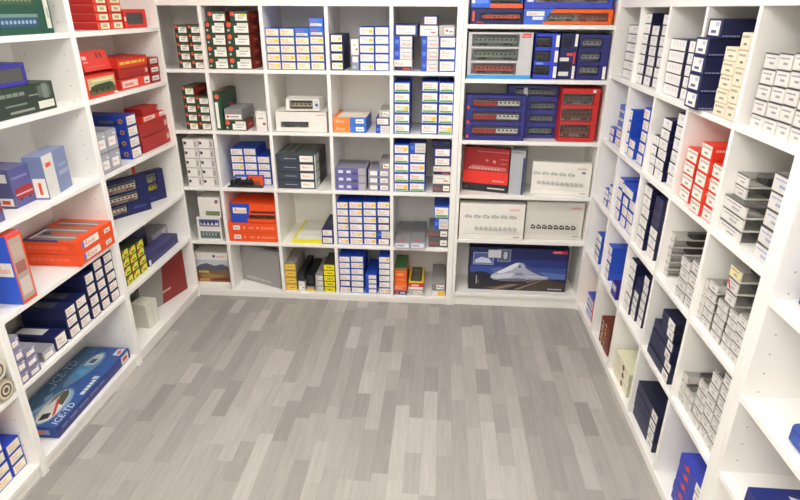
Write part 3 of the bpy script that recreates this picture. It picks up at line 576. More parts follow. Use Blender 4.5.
def cubbies(un, label, posts, levels, left, right, top, depth):
    u00 = left[0]; rt = unit_root('cubby_shelving', label, un, u00); t = .01; k = lambda u: u-u00
    board('side_panel', rt, 0, 0, 0, k(left[1]), depth, top, holes=None)
    board('side_panel', rt, k(right[0]), 0, 0, k(right[1]), depth, top)
    board('top_panel', rt, k(left[1]), 0, 1.7656, k(right[0]), depth, top)
    for p in posts: board('divider', rt, k(p)-t, .0012, levels[-1], k(p)+t, depth-.006, 1.7656, .001)
    for z in levels[:-1]: board('shelf', rt, k(left[1]), 0, z-.02, k(right[0]), depth-.006, z)
    board('bottom_shelf', rt, k(left[1]), 0, .026, k(right[0]), depth-.006, .05)
    board('plinth', rt, k(left[1]), .006, 0, k(right[0]), .022, .026)
    board('back_panel', rt, k(left[1]), depth-.006, .05, k(right[0]), depth, 1.7656, 0)
def bookcase(un, label, u0, u1, levels, depth, tl=.018, tr=.018, top=2.02, z6=None):
    rt = unit_root('bookcase', label, un, u0); W = u1-u0
    board('side_panel', rt, 0, 0, 0, tl, depth, top, holes=[(tl, 1)])
    board('side_panel', rt, W-tr, 0, 0, W, depth, top, holes=[(W-tr, -1)])
    board('top_panel', rt, tl, 0, top-.02, W-tr, depth, top)
    for z in levels[:-1]: board('shelf', rt, tl, .002, z-.022, W-tr, depth-.005, z)
    z = levels[-1]
    board('bottom_shelf', rt, tl, .002, z-.022, W-tr, depth-.005, z)
    board('plinth', rt, tl, .014, 0, W-tr, .03, z-.022)
    board('back_panel', rt, tl, depth-.005, z, W-tr, depth, top-.02, 0)
ZA = [1.437, 1.0925, .7455, .3905, .05]; ZC = [1.434, 1.094, .756, .412, .05]
ZB = [1.681, 1.4035, 1.066, .742, .458, .092]; ZL = [1.657, 1.374, 1.031, .712, .4215, .07]
cubbies('A', 'white five by five cubby shelves along the back wall', [.2294, .5669, .9231, 1.2742], ZA, (-.125, -.105), (1.6223, 1.6563), 1.83, .39)
cubbies('C', 'white five by five cubby shelves along the right wall', [.3331, .6957, 1.0444, 1.4023], ZC, (-.018, 0.), (1.7419, 1.7755), 1.83, .39)
bookcase('B', 'white wide bookcase at the right end of the back wall', 1.6577, 2.4555, ZB, .28, .02, .0148)
bookcase('L', 'white bookcase on the left wall, farthest, next to the back corner', -.794, -.0005, ZL, .28)
bookcase('L', 'white bookcase in the middle of the left wall', -1.573, -.7945, ZL, .28)
bookcase('L', 'white bookcase on the left wall nearest the viewer', -2.37, -1.5735, ZL, .28)
bookcase('D', 'white bookcase at the near right with few blue boxes', 1.776, 2.62, [1.66, 1.34, 1.04, .72, .434, .07], .28, .03, .02)
# ------------------------------------------------------------------ the cartons, shelf by shelf
S('A',0,0,0.068,0.140,0.020,0.200,1.4375,0.0465,5,'gw','small green box with white label','left',0,'green boxes',None,'model_box',0)
S('A',0,0,0.143,0.215,0.020,0.200,1.4375,0.0466,5,'gw','small green box with white label','right',0,'green boxes',None,'model_box',0)
S('A',0,1,0.241,0.354,0.020,0.190,1.4375,0.0622,4,'gw','wide green box with white label','left',0,'green boxes',None,'model_box',0)
S('A',0,1,0.264,0.366,0.020,0.160,1.6862,0.0530,1,'gw','small green box with white label','left',0,None,'atop the left column','model_box',0)
S('A',0,1,0.358,0.489,0.020,0.190,1.4375,0.0623,4,'gw','wide green box with white label','right',0,'green boxes',None,'model_box',0)
S('A',0,1,0.389,0.489,0.020,0.190,1.6869,0.0529,1,'gwy','small green box with yellow-green label','right',0,None,'atop the right column','model_box',0)
S('A',0,2,0.579,0.655,0.020,0.200,1.4375,0.0436,5,['bcy', 'bcy', 'bc', 'bcy', 'bc'],'box with cream label','first',0,None,None,'model_box',0)
S('A',0,2,0.657,0.740,0.020,0.200,1.4375,0.0437,5,['bc', 'bcy', 'bc', 'bc', 'bc'],'box with cream label','second',0,None,None,'model_box',0)
S('A',0,2,0.743,0.821,0.020,0.200,1.4375,0.0438,5,['bc', 'bcy', 'bc', 'bc', 'bb'],'box with cream label','third',0,None,None,'model_box',0)
S('A',0,2,0.824,0.902,0.020,0.200,1.4375,0.0449,6,['bc', 'bcy', 'bc', 'bcy', 'bb', 'bb'],'box with cream label','fourth',0,None,None,'model_box',0)
S('A',0,3,0.935,1.008,0.020,0.220,1.4375,0.0474,4,'nwy','navy box with white label','',0,None,None,'model_box',0)
S('A',0,3,1.050,1.093,0.020,0.200,1.4375,0.0826,2,['gr', 'wh'],'narrow pale upright box','',0,None,None,'model_box',0)
S('A',0,3,1.097,1.179,0.020,0.200,1.4375,0.0457,5,['bwy', 'bw', 'bwy', 'bwy', 'bwy'],'blue box, white label','left',0,None,None,'model_box',0)
S('A',0,3,1.182,1.259,0.020,0.200,1.4375,0.0459,5,'bw','blue box, white label','right',0,None,None,'model_box',0)
S('A',0,4,1.286,1.386,0.020,0.200,1.4375,0.0608,3,['w3', 'b3', 'b3'],'blue and grey box','left',0,None,None,'model_box',0)
S('A',0,4,1.286,1.414,0.020,0.200,1.6198,0.0601,1,'nw','wide purple-blue box with white label','',0,None,'atop the left column','model_box',0)
S('A',0,4,1.436,1.529,0.020,0.200,1.4375,0.0611,3,'b3','blue and grey box','middle',0,None,None,'model_box',0)
S('A',0,4,1.427,1.523,0.020,0.200,1.6209,0.0524,1,'wh','plain white box with red mark','',0,None,'atop the middle column','model_box',0)
S('A',0,4,1.442,1.521,0.020,0.200,1.6733,0.0494,1,'nw','blue box with large white label','',0,None,'topmost of the middle column','model_box',0)
S('A',0,4,1.534,1.620,0.020,0.200,1.4375,0.0605,3,'bw','blue box, white label','right',0,None,None,'model_box',0)
S('A',0,4,1.529,1.612,0.020,0.200,1.6191,0.0573,1,'gyl','grey frosted box with white label','',0,None,'atop the right column','model_box',0)
S('A',1,0,0.060,0.132,0.020,0.200,1.0930,0.0498,5,['gwy', 'gw', 'gw', 'gw', 'gwy'],'green box with white label','left',0,None,None,'model_box',0)
S('A',1,0,0.135,0.211,0.020,0.200,1.0930,0.0486,4,'gw','green box with white label','right',0,None,None,'model_box',0)
S('A',1,1,0.241,0.286,0.020,0.260,1.0930,0.2239,1,'gbig','tall dark green upright box with white side label','',0,None,None,'model_box',0)
S('A',1,1,0.292,0.422,0.020,0.140,1.0930,0.0603,1,'gw','flat green box with red side','',0,None,'under clear box, back cubbies second row second cell','model_box',0)
S('A',1,1,0.298,0.401,0.020,0.220,1.1533,0.0660,1,'clt','clear-lidded wagon display box','',0,None,'atop green box, back cubbies second row second cell','model_box',0)
S('A',1,1,0.481,0.546,0.020,0.100,1.0930,0.1151,1,'whs','small pale grey box with label','',0,None,None,'model_box',0)
S('A',1,2,0.598,0.900,0.015,0.160,1.0930,0.1179,1,'wwin','long white box with grey window','',0,None,'lower of two, back cubbies second row third cell','model_box',0)
S('A',1,2,0.663,0.861,0.020,0.120,1.2109,0.0732,1,'wwin2','white window box with beige railcar','',0,None,'atop long white box in back cubbies','model_box',0)
S('A',1,3,0.935,1.127,0.020,0.240,1.0930,0.0444,2,'ob','orange and blue flat box','',0,None,None,'model_box',0)
S('A',1,3,1.182,1.262,0.020,0.240,1.0930,0.0451,2,['b3', 'nw'],'blue box with white label','right',0,None,None,'model_box',0)
S('A',1,3,1.201,1.262,0.020,0.200,1.1832,0.0424,1,'gyl','small grey box','',0,None,'atop right stack, back cubbies second row fourth cell','model_box',0)
S('A',1,4,1.287,1.377,0.020,0.200,1.0930,0.0575,5,['bg', 'bg', 'bgy', 'bg', 'bg'],'blue box with green-barred label','left',0,None,None,'model_box',0)
S('A',1,4,1.442,1.534,0.020,0.200,1.0930,0.0589,5,['bw', 'bgy', 'bg', 'bg', 'bg'],'blue box with green-barred label','middle',0,None,None,'model_box',0)
S('A',1,4,1.538,1.621,0.020,0.200,1.0930,0.0581,5,['bgy', 'bg', 'bg', 'bg', 'bg'],'blue box with green-barred label','right',0,None,None,'model_box',0)
S('A',2,0,0.021,0.110,0.020,0.250,0.7460,0.0587,5,'nt','white notched box','left',0,None,None,'model_box',0)
S('A',2,0,0.114,0.207,0.020,0.250,0.7460,0.0591,5,'nt','white notched box','right',0,None,None,'model_box',0)
S('A',2,1,0.283,0.361,0.080,0.200,0.7460,0.0457,5,['bw', 'bw', 'bwy', 'bwy', 'bw'],'blue box, white label','left',0,None,None,'model_box',0)
S('A',2,1,0.364,0.442,0.080,0.200,0.7460,0.0460,5,'bw','blue box, white label','middle',0,None,None,'model_box',0)
S('A',2,1,0.446,0.524,0.080,0.200,0.7460,0.0457,4,'bw','blue box, white label','right',0,None,None,'model_box',0)
S('A',2,2,0.579,0.819,0.020,0.300,0.7460,0.0531,4,'sl','large slate box with white label','',0,None,None,'model_box',0)
S('A',2,3,0.935,1.121,0.020,0.200,0.7460,0.0463,3,'pg','long grey-purple box','left',0,None,None,'model_box',0)
S('A',2,3,1.133,1.262,0.020,0.200,0.7460,0.0439,3,'pg2','long grey box with white label','right',0,None,None,'model_box',0)
S('A',2,3,1.201,1.262,0.020,0.200,0.8776,0.0469,1,'pgs','short grey box with white label','',0,None,'atop right stack, back cubbies third row fourth cell','model_box',0)
S('A',2,4,1.287,1.375,0.020,0.200,0.7460,0.0574,5,['bgy', 'bg', 'bg', 'bg', 'bwy'],'blue box with green-barred label','left',0,None,None,'model_box',0)
S('A',2,4,1.378,1.471,0.020,0.200,0.7460,0.0590,5,['bg', 'bg', 'bwy', 'bw', 'b3'],'blue box, white label','middle',0,None,None,'model_box',0)
S('A',2,4,1.518,1.621,0.020,0.220,0.7460,0.0537,5,['grl', 'wh', 'w3', 'nw', 'nw'],'mixed navy and white box','right',0,None,None,'model_box',0)
S('A',2,4,1.511,1.612,0.020,0.220,1.0146,0.0435,1,'nvp','plain navy box','',0,None,'atop right column, back cubbies third row fifth cell','model_box',0)
S('A',3,0,0.035,0.189,0.020,0.200,0.3910,0.0768,2,['wloco', 'wcoach'],'white box with green train picture','',0,None,'left cell, back cubbies fourth row','model_box',0)
S('A',3,0,0.063,0.201,0.020,0.200,0.5446,0.1323,1,'wtall','taller white box with loco picture','',0,None,'atop two white boxes in back cubbies fourth row','model_box',0)
S('A',3,1,0.241,0.554,0.010,0.260,0.3910,0.0635,2,'or','wide orange box with white stickers','',0,None,None,'model_box',0)
S('A',3,1,0.266,0.553,0.020,0.220,0.5180,0.1258,1,'bor','blue and orange window box','',0,None,'atop two orange boxes in back cubbies','model_box',0)
S('A',3,2,0.641,0.833,0.015,0.350,0.3910,0.0306,1,'yel','white flat box with yellow edge','',0,None,'back cubbies fourth row third cell','model_box',0)
S('A',3,2,0.834,0.906,0.015,0.280,0.3910,0.0505,2,'nw','narrow navy box with white label','',0,None,None,'model_box',0)
S('A',3,3,0.935,1.006,0.020,0.200,0.3910,0.0470,6,['bwy', 'bw', 'bwy', 'bwy', 'bw', 'bwy'],'blue box, white label','first',0,None,None,'model_box',0)
S('A',3,3,1.010,1.093,0.020,0.200,0.3910,0.0473,6,['bwy', 'bwy', 'bw', 'bw', 'bwy', 'bwy'],'blue box, white label','second',0,None,None,'model_box',0)
S('A',3,3,1.097,1.179,0.020,0.200,0.3910,0.0478,6,['bwy', 'bwy', 'bw', 'bwy', 'bw', 'bwy'],'blue box, white label','third',0,None,None,'model_box',0)
S('A',3,3,1.183,1.262,0.020,0.200,0.3910,0.0482,6,['nw', 'b3', 'nw', 'nw', 'bw', 'bwy'],'blue or navy box, white label','fourth',0,None,None,'model_box',0)
S('A',3,4,1.296,1.388,-0.018,0.370,0.3910,0.0465,1,'clg','long grey frosted box','left',0,None,'left of two, back cubbies fourth row fifth cell','model_box',0)
S('A',3,4,1.391,1.480,-0.018,0.370,0.3910,0.0498,1,'clg','long grey frosted box','right',0,None,'right of two, back cubbies fourth row fifth cell','model_box',0)
S('A',3,4,1.501,1.621,0.020,0.200,0.3910,0.0606,2,'grl','dark grey box with red lettering','',0,None,None,'model_box',0)
S('A',3,4,1.533,1.621,0.020,0.200,0.5121,0.0695,1,'b3','blue and grey box','',0,None,'atop dark grey boxes in back cubbies','model_box',0)
S('A',3,4,1.531,1.621,0.020,0.200,0.5816,0.0800,1,'bg','blue box with green-barred label','',0,None,'topmost above dark grey boxes','model_box',0)
S('A',4,0,-0.039,0.191,0.060,0.120,0.0505,0.2345,1,'land','white box with mountain landscape picture','',0,None,None,'model_box',0)
S('A',4,1,0.225,0.555,0.100,0.030,0.0505,0.2615,1,'silver','thin silver grey box set aslant','',-24,None,None,'model_box',0)
S('A',4,2,0.579,0.650,0.020,0.250,0.0505,0.0493,4,'gold','golden yellow ended box','',0,None,None,'model_box',0)
S('A',4,2,0.662,0.703,0.020,0.300,0.0505,0.0716,1,'whs','small narrow white-ended box','',0,None,None,'model_box',0)
S('A',4,2,0.668,0.705,0.020,0.280,0.1221,0.0650,1,'blk','long black box','',0,None,'atop narrow white box, back cubbies bottom row','model_box',0)
S('A',4,2,0.710,0.768,0.020,0.280,0.0505,0.0227,1,'gold','flat golden ended box','',0,None,None,'model_box',0)
S('A',4,2,0.708,0.760,0.050,0.280,0.0732,0.0798,1,'blk','long tall black box','',0,None,'atop flat golden box, back cubbies bottom row','model_box',0)
S('A',4,2,0.775,0.826,0.020,0.300,0.0505,0.0398,3,'gyl','greyish box with pale label','',0,None,None,'model_box',0)
S('A',4,2,0.833,0.903,0.020,0.200,0.0505,0.0393,5,'yl','bright yellow ended box','',0,None,None,'model_box',0)
S('A',4,3,0.935,1.006,0.020,0.200,0.0505,0.0433,6,['bwy', 'nw', 'bw', 'bw', 'bw', 'bw'],'blue box, white label','first',0,None,None,'model_box',0)
S('A',4,3,1.009,1.092,0.020,0.200,0.0505,0.0437,6,['bw', 'bw', 'bw', 'bw', 'bwy', 'bw'],'blue box, white label','second',0,None,None,'model_box',0)
S('A',4,3,1.101,1.176,0.020,0.250,0.0505,0.0340,4,'bw2','small blue-sided box','third',0,None,None,'model_box',0)
S('A',4,3,1.189,1.262,0.020,0.200,0.0505,0.0443,6,['bwy', 'bw', 'bw', 'bw', 'bw', 'bwy'],'blue box, white label','fourth',0,None,None,'model_box',0)
S('A',4,4,1.287,1.368,0.020,0.180,0.0505,0.0290,1,'bob','flat blue box with orange logo','',0,None,None,'model_box',0)
S('A',4,4,1.289,1.370,0.020,0.250,0.0795,0.0470,1,'orl','orange box with pale lettered end','',0,None,'on flat blue box, back cubbies bottom row','model_box',0)
S('A',4,4,1.288,1.366,0.050,0.220,0.1264,0.0995,1,'orp','tall orange box with green top strip','',0,None,'back cubbies bottom row right cell','model_box',0)
S('A',4,4,1.381,1.475,0.020,0.200,0.0505,0.0402,1,'gyl','flat grey box','',0,None,'under red-banded box, back cubbies bottom row','model_box',0)
S('A',4,4,1.380,1.476,0.020,0.250,0.0907,0.0502,1,'ywin','yellow-framed window box with red band','',0,None,'back cubbies bottom row right cell','model_box',0)
S('A',4,4,1.532,1.617,0.020,0.200,0.0505,0.0394,1,'goldl','flat box with yellow and white end','',0,None,'back cubbies bottom row right cell','model_box',0)
S('A',4,4,1.531,1.614,0.020,0.300,0.0899,0.0537,1,'gyp','long grey box with white label','',0,None,'atop flat yellow box, back cubbies bottom row','model_box',0)
S('B',0,0,1.691,1.966,0.020,0.140,1.6815,0.0789,1,'nvwo','navy window box with orange railcar','',0,None,'back bookcase top row left','model_box',0)
S('B',0,0,1.690,1.960,0.020,0.140,1.7604,0.0765,1,'bow','blue and orange window box','',0,None,'atop navy box at back bookcase top','model_box',0)
S('B',0,0,1.970,2.428,0.020,0.140,1.6815,0.0778,1,'obw','orange window box with brown railcars','',0,None,'back bookcase top row right','model_box',0)
S('B',0,0,1.968,2.419,0.020,0.140,1.7593,0.1065,1,'bwr','large blue window box with red railcars','',0,None,'atop orange box at back bookcase top','model_box',0)
S('B',1,0,1.686,2.032,0.020,0.120,1.4040,0.2412,1,'set3','clear-fronted grey set box of three coaches','',0,None,'back bookcase second row left','model_box',0)
S('B',1,0,2.043,2.171,0.020,0.140,1.4040,0.2363,1,'bw3','bright blue box with three dark wagon windows','',0,None,'back bookcase second row','model_box',0)
S('B',1,0,2.179,2.270,0.030,0.140,1.4040,0.2369,1,'nv3','navy box with white-roofed wagons','',0,None,'back bookcase second row','model_box',0)
S('B',1,0,2.273,2.435,0.020,0.140,1.4040,0.2331,1,'db3','dark blue box with three grey coaches','',0,None,'back bookcase second row right','model_box',0)
S('B',2,0,1.692,2.024,0.015,0.070,1.0665,0.2527,1,'bt3','blue box with three red and white trains','',0,None,'back bookcase third row left','model_box',0)
S('B',2,0,1.930,2.211,0.100,0.100,1.0665,0.2967,1,'db4','tall dark blue box with grey coaches','',0,None,'behind blue train box, back bookcase third row','model_box',0)
S('B',2,0,2.213,2.420,0.020,0.140,1.0665,0.2940,1,'rb3','red box with three brown wagons','',0,None,'back bookcase third row right','model_box',0)
S('B',3,0,1.694,1.964,0.080,0.050,0.7425,0.2665,1,'redg','red gift box with train sketch and black band','',-14,None,'back bookcase fourth row','model_box',0)
S('B',3,0,1.966,2.050,0.038,0.120,0.7425,0.2636,1,'silb','upright silver grey box','',-14,None,'beside red gift box, back bookcase','model_box',0)
S('B',3,0,2.099,2.433,0.045,0.060,0.7425,0.1959,1,'wsk','white box with train line drawings','',-9,None,'beside silver box, back bookcase fourth row','model_box',0)
S('B',4,0,1.686,2.074,0.012,0.060,0.4585,0.2293,1,'wsk2','white box with sketched trains','',0,None,'back bookcase fifth row left','model_box',0)
S('B',4,0,2.086,2.428,0.045,0.060,0.4585,0.2394,1,'wsk3','white box with black train silhouettes','',0,None,'back bookcase fifth row right','model_box',0)
S('B',5,0,1.764,2.378,0.060,0.120,0.0925,0.2958,1,'ice','large dark blue box with silver train picture','',0,None,'back bookcase bottom row','model_box',0)
S('C',0,0,0.075,0.313,0.030,0.200,1.4345,0.0421,6,'wn','white-ended box','',0,None,None,'model_box',0)
S('C',0,1,0.345,0.429,0.020,0.250,1.4345,0.0439,7,'wn','white-ended navy box','left',0,None,None,'model_box',0)
S('C',0,1,0.430,0.520,0.030,0.250,1.4345,0.0431,6,'wn','white-ended navy box','middle',0,None,None,'model_box',0)
S('C',0,1,0.521,0.600,0.040,0.250,1.4345,0.0435,7,'wn','white-ended navy box','right',0,None,None,'model_box',0)
S('C',0,2,0.708,0.875,0.020,0.250,1.4345,0.0432,5,'wn2','wide white-ended navy box','left',0,None,None,'model_box',0)
S('C',0,2,0.877,0.936,0.030,0.250,1.4345,0.0432,5,'wn','narrow white-ended box','right',0,None,None,'model_box',0)
S('C',0,3,1.057,1.165,-0.024,0.330,1.4345,0.0588,4,'nl','big navy box with square label','left',0,None,None,'model_box',0)
S('C',0,3,1.083,1.191,-0.002,0.300,1.6697,0.0600,1,'nl','big navy box with square label','',0,None,'topmost of the navy stack, right cubbies top row','model_box',0)
S('C',0,3,1.239,1.325,0.000,0.200,1.4345,0.0430,5,'rwc','cream box edged red','middle',0,None,None,'model_box',0)
S('C',0,3,1.332,1.390,0.000,0.200,1.4345,0.0520,5,'rwc','cream box edged red','right',0,None,None,'model_box',0)
S('C',0,4,1.449,1.519,0.020,0.200,1.4345,0.0422,5,'cl','clear-topped box, white label','first',0,None,None,'model_box',0)
S('C',0,4,1.524,1.590,0.020,0.200,1.4345,0.0431,5,'cl','clear-topped box, white label','second',0,None,None,'model_box',0)
S('C',0,4,1.594,1.655,0.020,0.200,1.4345,0.0441,5,'cl','clear-topped box, white label','third',0,None,None,'model_box',0)
S('C',0,4,1.659,1.715,0.020,0.200,1.4345,0.0421,6,'cl','clear-topped box, white label','fourth',0,None,None,'model_box',0)
S('C',1,0,0.048,0.132,0.020,0.200,1.0945,0.0386,2,'bw','blue box, white label','left',0,None,None,'model_box',0)
S('C',1,0,0.133,0.223,0.030,0.200,1.0945,0.0417,5,['bwy', 'bwy', 'bb', 'bb', 'bb'],'blue box, white label','middle',0,None,None,'model_box',0)
S('C',1,0,0.236,0.321,0.030,0.200,1.0945,0.0417,5,'bw','blue box, white label','right',0,None,None,'model_box',0)
S('C',1,1,0.345,0.387,0.020,0.250,1.0945,0.0545,4,'bw','blue box, white label','left',0,None,None,'model_box',0)
S('C',1,1,0.400,0.493,0.020,0.250,1.0945,0.0439,2,'bw','blue box, white label','middle',0,None,None,'model_box',0)
S('C',1,1,0.540,0.621,0.020,0.250,1.0945,0.0511,5,'bw','blue box, white label','right',0,None,None,'model_box',0)
S('C',1,2,0.708,0.772,0.020,0.280,1.0945,0.0418,4,'wn','white-ended navy box','left',0,None,None,'model_box',0)
S('C',1,2,0.778,0.875,0.020,0.280,1.0945,0.0420,6,'wn','white-ended navy box','middle',0,None,None,'model_box',0)
S('C',1,2,0.901,0.990,0.030,0.280,1.0945,0.0488,6,'wn','white-ended navy box','right',0,None,None,'model_box',0)
S('C',1,3,1.065,1.162,0.020,0.200,1.0945,0.0487,4,'rw','red box with white end','left',0,None,None,'model_box',0)
S('C',1,3,1.221,1.305,0.000,0.200,1.0945,0.0493,5,'rw','red box with white end','middle',0,None,None,'model_box',0)
S('C',1,3,1.307,1.378,0.010,0.200,1.0945,0.0491,4,'rw','red box with white end','right',0,None,None,'model_box',0)
S('C',1,4,1.415,1.557,0.020,0.240,1.0945,0.0403,3,'cl2','wide clear box, black insert','left',0,None,None,'model_box',0)
S('C',1,4,1.415,1.489,0.040,0.240,1.2155,0.0364,2,'clb','clear box with black insert','',0,None,'atop left stack in right cubbies second row','model_box',0)
S('C',1,4,1.646,1.735,0.020,0.240,1.0945,0.0511,5,'cl2b','clear box with blue-marked label','right',0,None,None,'model_box',0)
S('C',2,0,0.121,0.197,0.020,0.200,0.7565,0.0306,3,'bw','small blue box','left',0,None,None,'model_box',0)
S('C',2,0,0.208,0.309,0.020,0.200,0.7565,0.0448,3,'bwy','small blue box','right',0,None,None,'model_box',0)
S('C',2,1,0.349,0.426,0.020,0.250,0.7565,0.0538,4,'bw','blue box, orange-lettered label','left',0,None,None,'model_box',0)
S('C',2,1,0.451,0.536,0.020,0.250,0.7565,0.0514,3,'bw','blue box, orange-lettered label','middle',0,None,None,'model_box',0)
S('C',2,1,0.546,0.632,0.020,0.250,0.7565,0.0546,3,'bw','blue box, orange-lettered label','right',0,None,None,'model_box',0)
S('C',2,1,0.427,0.605,0.015,0.250,0.9203,0.0466,1,'bw','wide blue box','',0,None,'atop stack in right cubbies third row','model_box',0)
S('C',2,2,0.716,0.811,0.020,0.280,0.7565,0.0481,6,'wn','white-ended navy box','left',0,None,None,'model_box',0)
S('C',2,2,0.835,0.923,0.030,0.280,0.7565,0.0450,6,['wn', 'wn', 'wn', 'nvs', 'nvs', 'nvs'],'navy box','middle',0,None,None,'model_box',0)
S('C',2,2,0.924,0.989,0.045,0.280,0.7565,0.0459,6,'wn','white-ended navy box','right',0,None,None,'model_box',0)
S('C',2,3,1.056,1.086,0.030,0.250,0.7565,0.0321,6,'cl','narrow clear box','left',0,None,None,'model_box',0)
S('C',2,3,1.234,1.310,0.010,0.250,0.7565,0.0418,4,'cl','clear box, purple-grey label','middle',0,None,None,'model_box',0)
S('C',2,3,1.318,1.388,0.010,0.250,0.7565,0.0469,4,'cl','clear box, purple-grey label','right',0,None,None,'model_box',0)
S('C',2,4,1.414,1.441,0.020,0.250,0.7565,0.0312,5,'clo','clear box, olive edge','first',0,None,None,'model_box',0)
S('C',2,4,1.447,1.505,0.020,0.250,0.7565,0.0344,5,'cl','clear box, white label','second',0,None,None,'model_box',0)
S('C',2,4,1.527,1.589,0.020,0.250,0.7565,0.0284,5,'cl','clear box, white label','third',0,None,None,'model_box',0)
S('C',2,4,1.542,1.601,0.030,0.250,0.8984,0.0420,1,'cl','clear box with grey label','',0,None,'under red-edged box in right cubbies third row','model_box',0)
S('C',2,4,1.535,1.600,0.030,0.250,0.9404,0.0420,1,'clr','clear box with red-edged label','',0,None,'above third column in right cubbies third row','model_box',0)
S('C',2,4,1.531,1.601,0.030,0.250,0.9824,0.0420,1,'cly','clear box with yellow label','',0,None,'topmost in right cubbies third row','model_box',0)
S('C',2,4,1.602,1.655,0.020,0.250,0.7565,0.0293,5,'cl','clear box, white label','fourth',0,None,None,'model_box',0)
S('C',2,4,1.660,1.708,0.020,0.250,0.7565,0.0322,5,'cl','clear box, white label','fifth',0,None,None,'model_box',0)
S('C',3,0,0.104,0.205,0.020,0.220,0.4125,0.0417,4,'bw','small blue box','',0,None,None,'model_box',0)
S('C',3,1,0.345,0.417,0.020,0.250,0.4125,0.0477,4,'bw','blue box, orange-lettered label','left',0,None,None,'model_box',0)
S('C',3,1,0.426,0.511,0.100,0.200,0.4125,0.0566,4,'bw','blue box, orange-lettered label','right',0,None,None,'model_box',0)
S('C',3,1,0.557,0.642,0.000,0.080,0.4125,0.0750,1,'pur','small purple box','',0,None,'right cubbies fourth row','model_box',0)
S('C',3,2,0.708,0.788,0.020,0.280,0.4125,0.0446,6,'wn','white-ended navy box','left',0,None,None,'model_box',0)
S('C',3,2,0.789,0.849,0.030,0.280,0.4125,0.0351,6,['wn', 'wn', 'wn', 'wn', 'nvs', 'nvs'],'navy box','middle',0,None,None,'model_box',0)
S('C',3,2,0.851,0.912,0.040,0.280,0.4125,0.0411,6,'wn','white-ended navy box','right',0,None,None,'model_box',0)
S('C',3,3,1.097,1.336,0.010,0.250,0.4125,0.0430,2,'nlr','long navy box with corner label','bottom',0,None,None,'model_box',0)
S('C',3,3,1.109,1.318,0.010,0.250,0.4985,0.0410,2,'nlr','long navy box with corner label','middle',0,None,None,'model_box',0)
S('C',3,3,1.174,1.306,0.010,0.250,0.5805,0.0410,2,'nls','navy box with white corner label','upper',0,None,None,'model_box',0)
S('C',3,4,1.414,1.452,0.020,0.250,0.4125,0.0299,4,'clo','clear box, white label','first',0,None,None,'model_box',0)
S('C',3,4,1.460,1.527,0.020,0.250,0.4125,0.0288,3,'cl','clear box, white label','second',0,None,None,'model_box',0)
S('C',3,4,1.534,1.598,0.020,0.250,0.4125,0.0359,5,'cl','clear box, white label','third',0,None,None,'model_box',0)
S('C',3,4,1.604,1.660,0.020,0.250,0.4125,0.0435,6,'cl','clear box, white label','fourth',0,None,None,'model_box',0)
S('C',3,4,1.666,1.714,0.020,0.250,0.4125,0.0424,7,'cl','clear box, white label','fifth',0,None,None,'model_box',0)
S('C',4,0,0.115,0.240,0.020,0.200,0.0505,0.0726,2,'obs','orange and blue box','',0,None,None,'model_box',0)
S('C',4,1,0.424,0.597,0.020,0.200,0.0505,0.0519,3,'brn','brown and red patterned pack','',0,None,None,'model_box',0)
S('C',4,2,0.725,0.946,0.020,0.200,0.0505,0.0435,3,'pale','pale green box with round logo','',0,None,None,'model_box',0)
S('C',4,3,1.056,1.312,0.020,0.250,0.0505,0.0455,4,'nlr','long dark navy box','',0,None,None,'model_box',0)
S('C',4,4,1.536,1.729,0.020,0.250,0.0505,0.0423,5,'bpat','blue box with red arrows','',0,None,None,'model_box',0)
S('D',1,0,1.984,2.243,0.030,0.200,0.7205,0.0600,1,'bplain','rounded blue carton','',0,None,'upper shelf of near right bookcase','model_box',0)
S('D',2,0,1.936,2.413,0.010,0.190,0.4345,0.0700,1,'bwinD','blue window box','',0,None,'lower shelf of near right bookcase','model_box',0)
S('D',0,0,1.836,2.057,0.050,0.150,1.0405,0.0700,1,'bplain','small blue carton at frame edge','',0,None,'near right bookcase','model_box',0)
S('L',0,0,-0.549,-0.439,0.030,0.220,1.6575,0.0370,4,'rlab','red box with cream label','left',0,None,None,'model_box',0)
S('L',0,0,-0.435,-0.320,0.030,0.220,1.6575,0.0376,4,'rlab','red box with cream label','right',0,None,None,'model_box',0)
S('L',0,0,-0.310,-0.084,0.030,0.120,1.6575,0.0902,1,'rwin','red box with dark wagon window','',0,None,'far left bookcase top row','model_box',0)
S('L',1,0,-0.765,-0.518,0.010,0.200,1.3745,0.0993,1,'rpic','red box with loco picture front','',0,None,'far left bookcase second row','model_box',0)
S('L',1,0,-0.682,-0.461,0.050,0.030,1.4738,0.0935,1,'rlid','red lid tilted on picture box','',0,None,'far left bookcase second row','model_box',-14)
S('L',1,0,-0.459,-0.164,0.020,0.150,1.3745,0.0510,3,['rlong', 'rdark', 'ryel'],'long red box','',0,None,None,'model_box',0)
S('L',1,0,-0.153,-0.041,0.020,0.200,1.3745,0.0441,3,'rend','small dark red box with white label','',0,None,None,'model_box',0)
S('L',2,0,-0.769,-0.696,0.005,0.200,1.0315,0.0970,2,'clw','frosted grey box','left',0,None,None,'model_box',0)
S('L',2,0,-0.690,-0.604,0.005,0.200,1.0315,0.0983,2,'clw','frosted grey box','right',0,None,None,'model_box',0)
S('L',2,0,-0.469,-0.367,0.025,0.230,1.0315,0.0557,4,'bside','blue loco box with white end','',0,None,None,'model_box',0)
S('L',2,0,-0.343,-0.021,0.030,0.100,1.0315,0.0773,2,'rdark','long dark red box','',0,None,None,'model_box',0)
S('L',2,0,-0.294,-0.055,0.030,0.100,1.1861,0.0331,1,'rlong','bright red box with white label','',0,None,'far left bookcase third row','model_box',0)
S('L',2,0,-0.288,-0.111,0.030,0.100,1.2192,0.0408,1,'rdark','short dark red box','',0,None,'topmost of the red stack, far left bookcase third row','model_box',0)
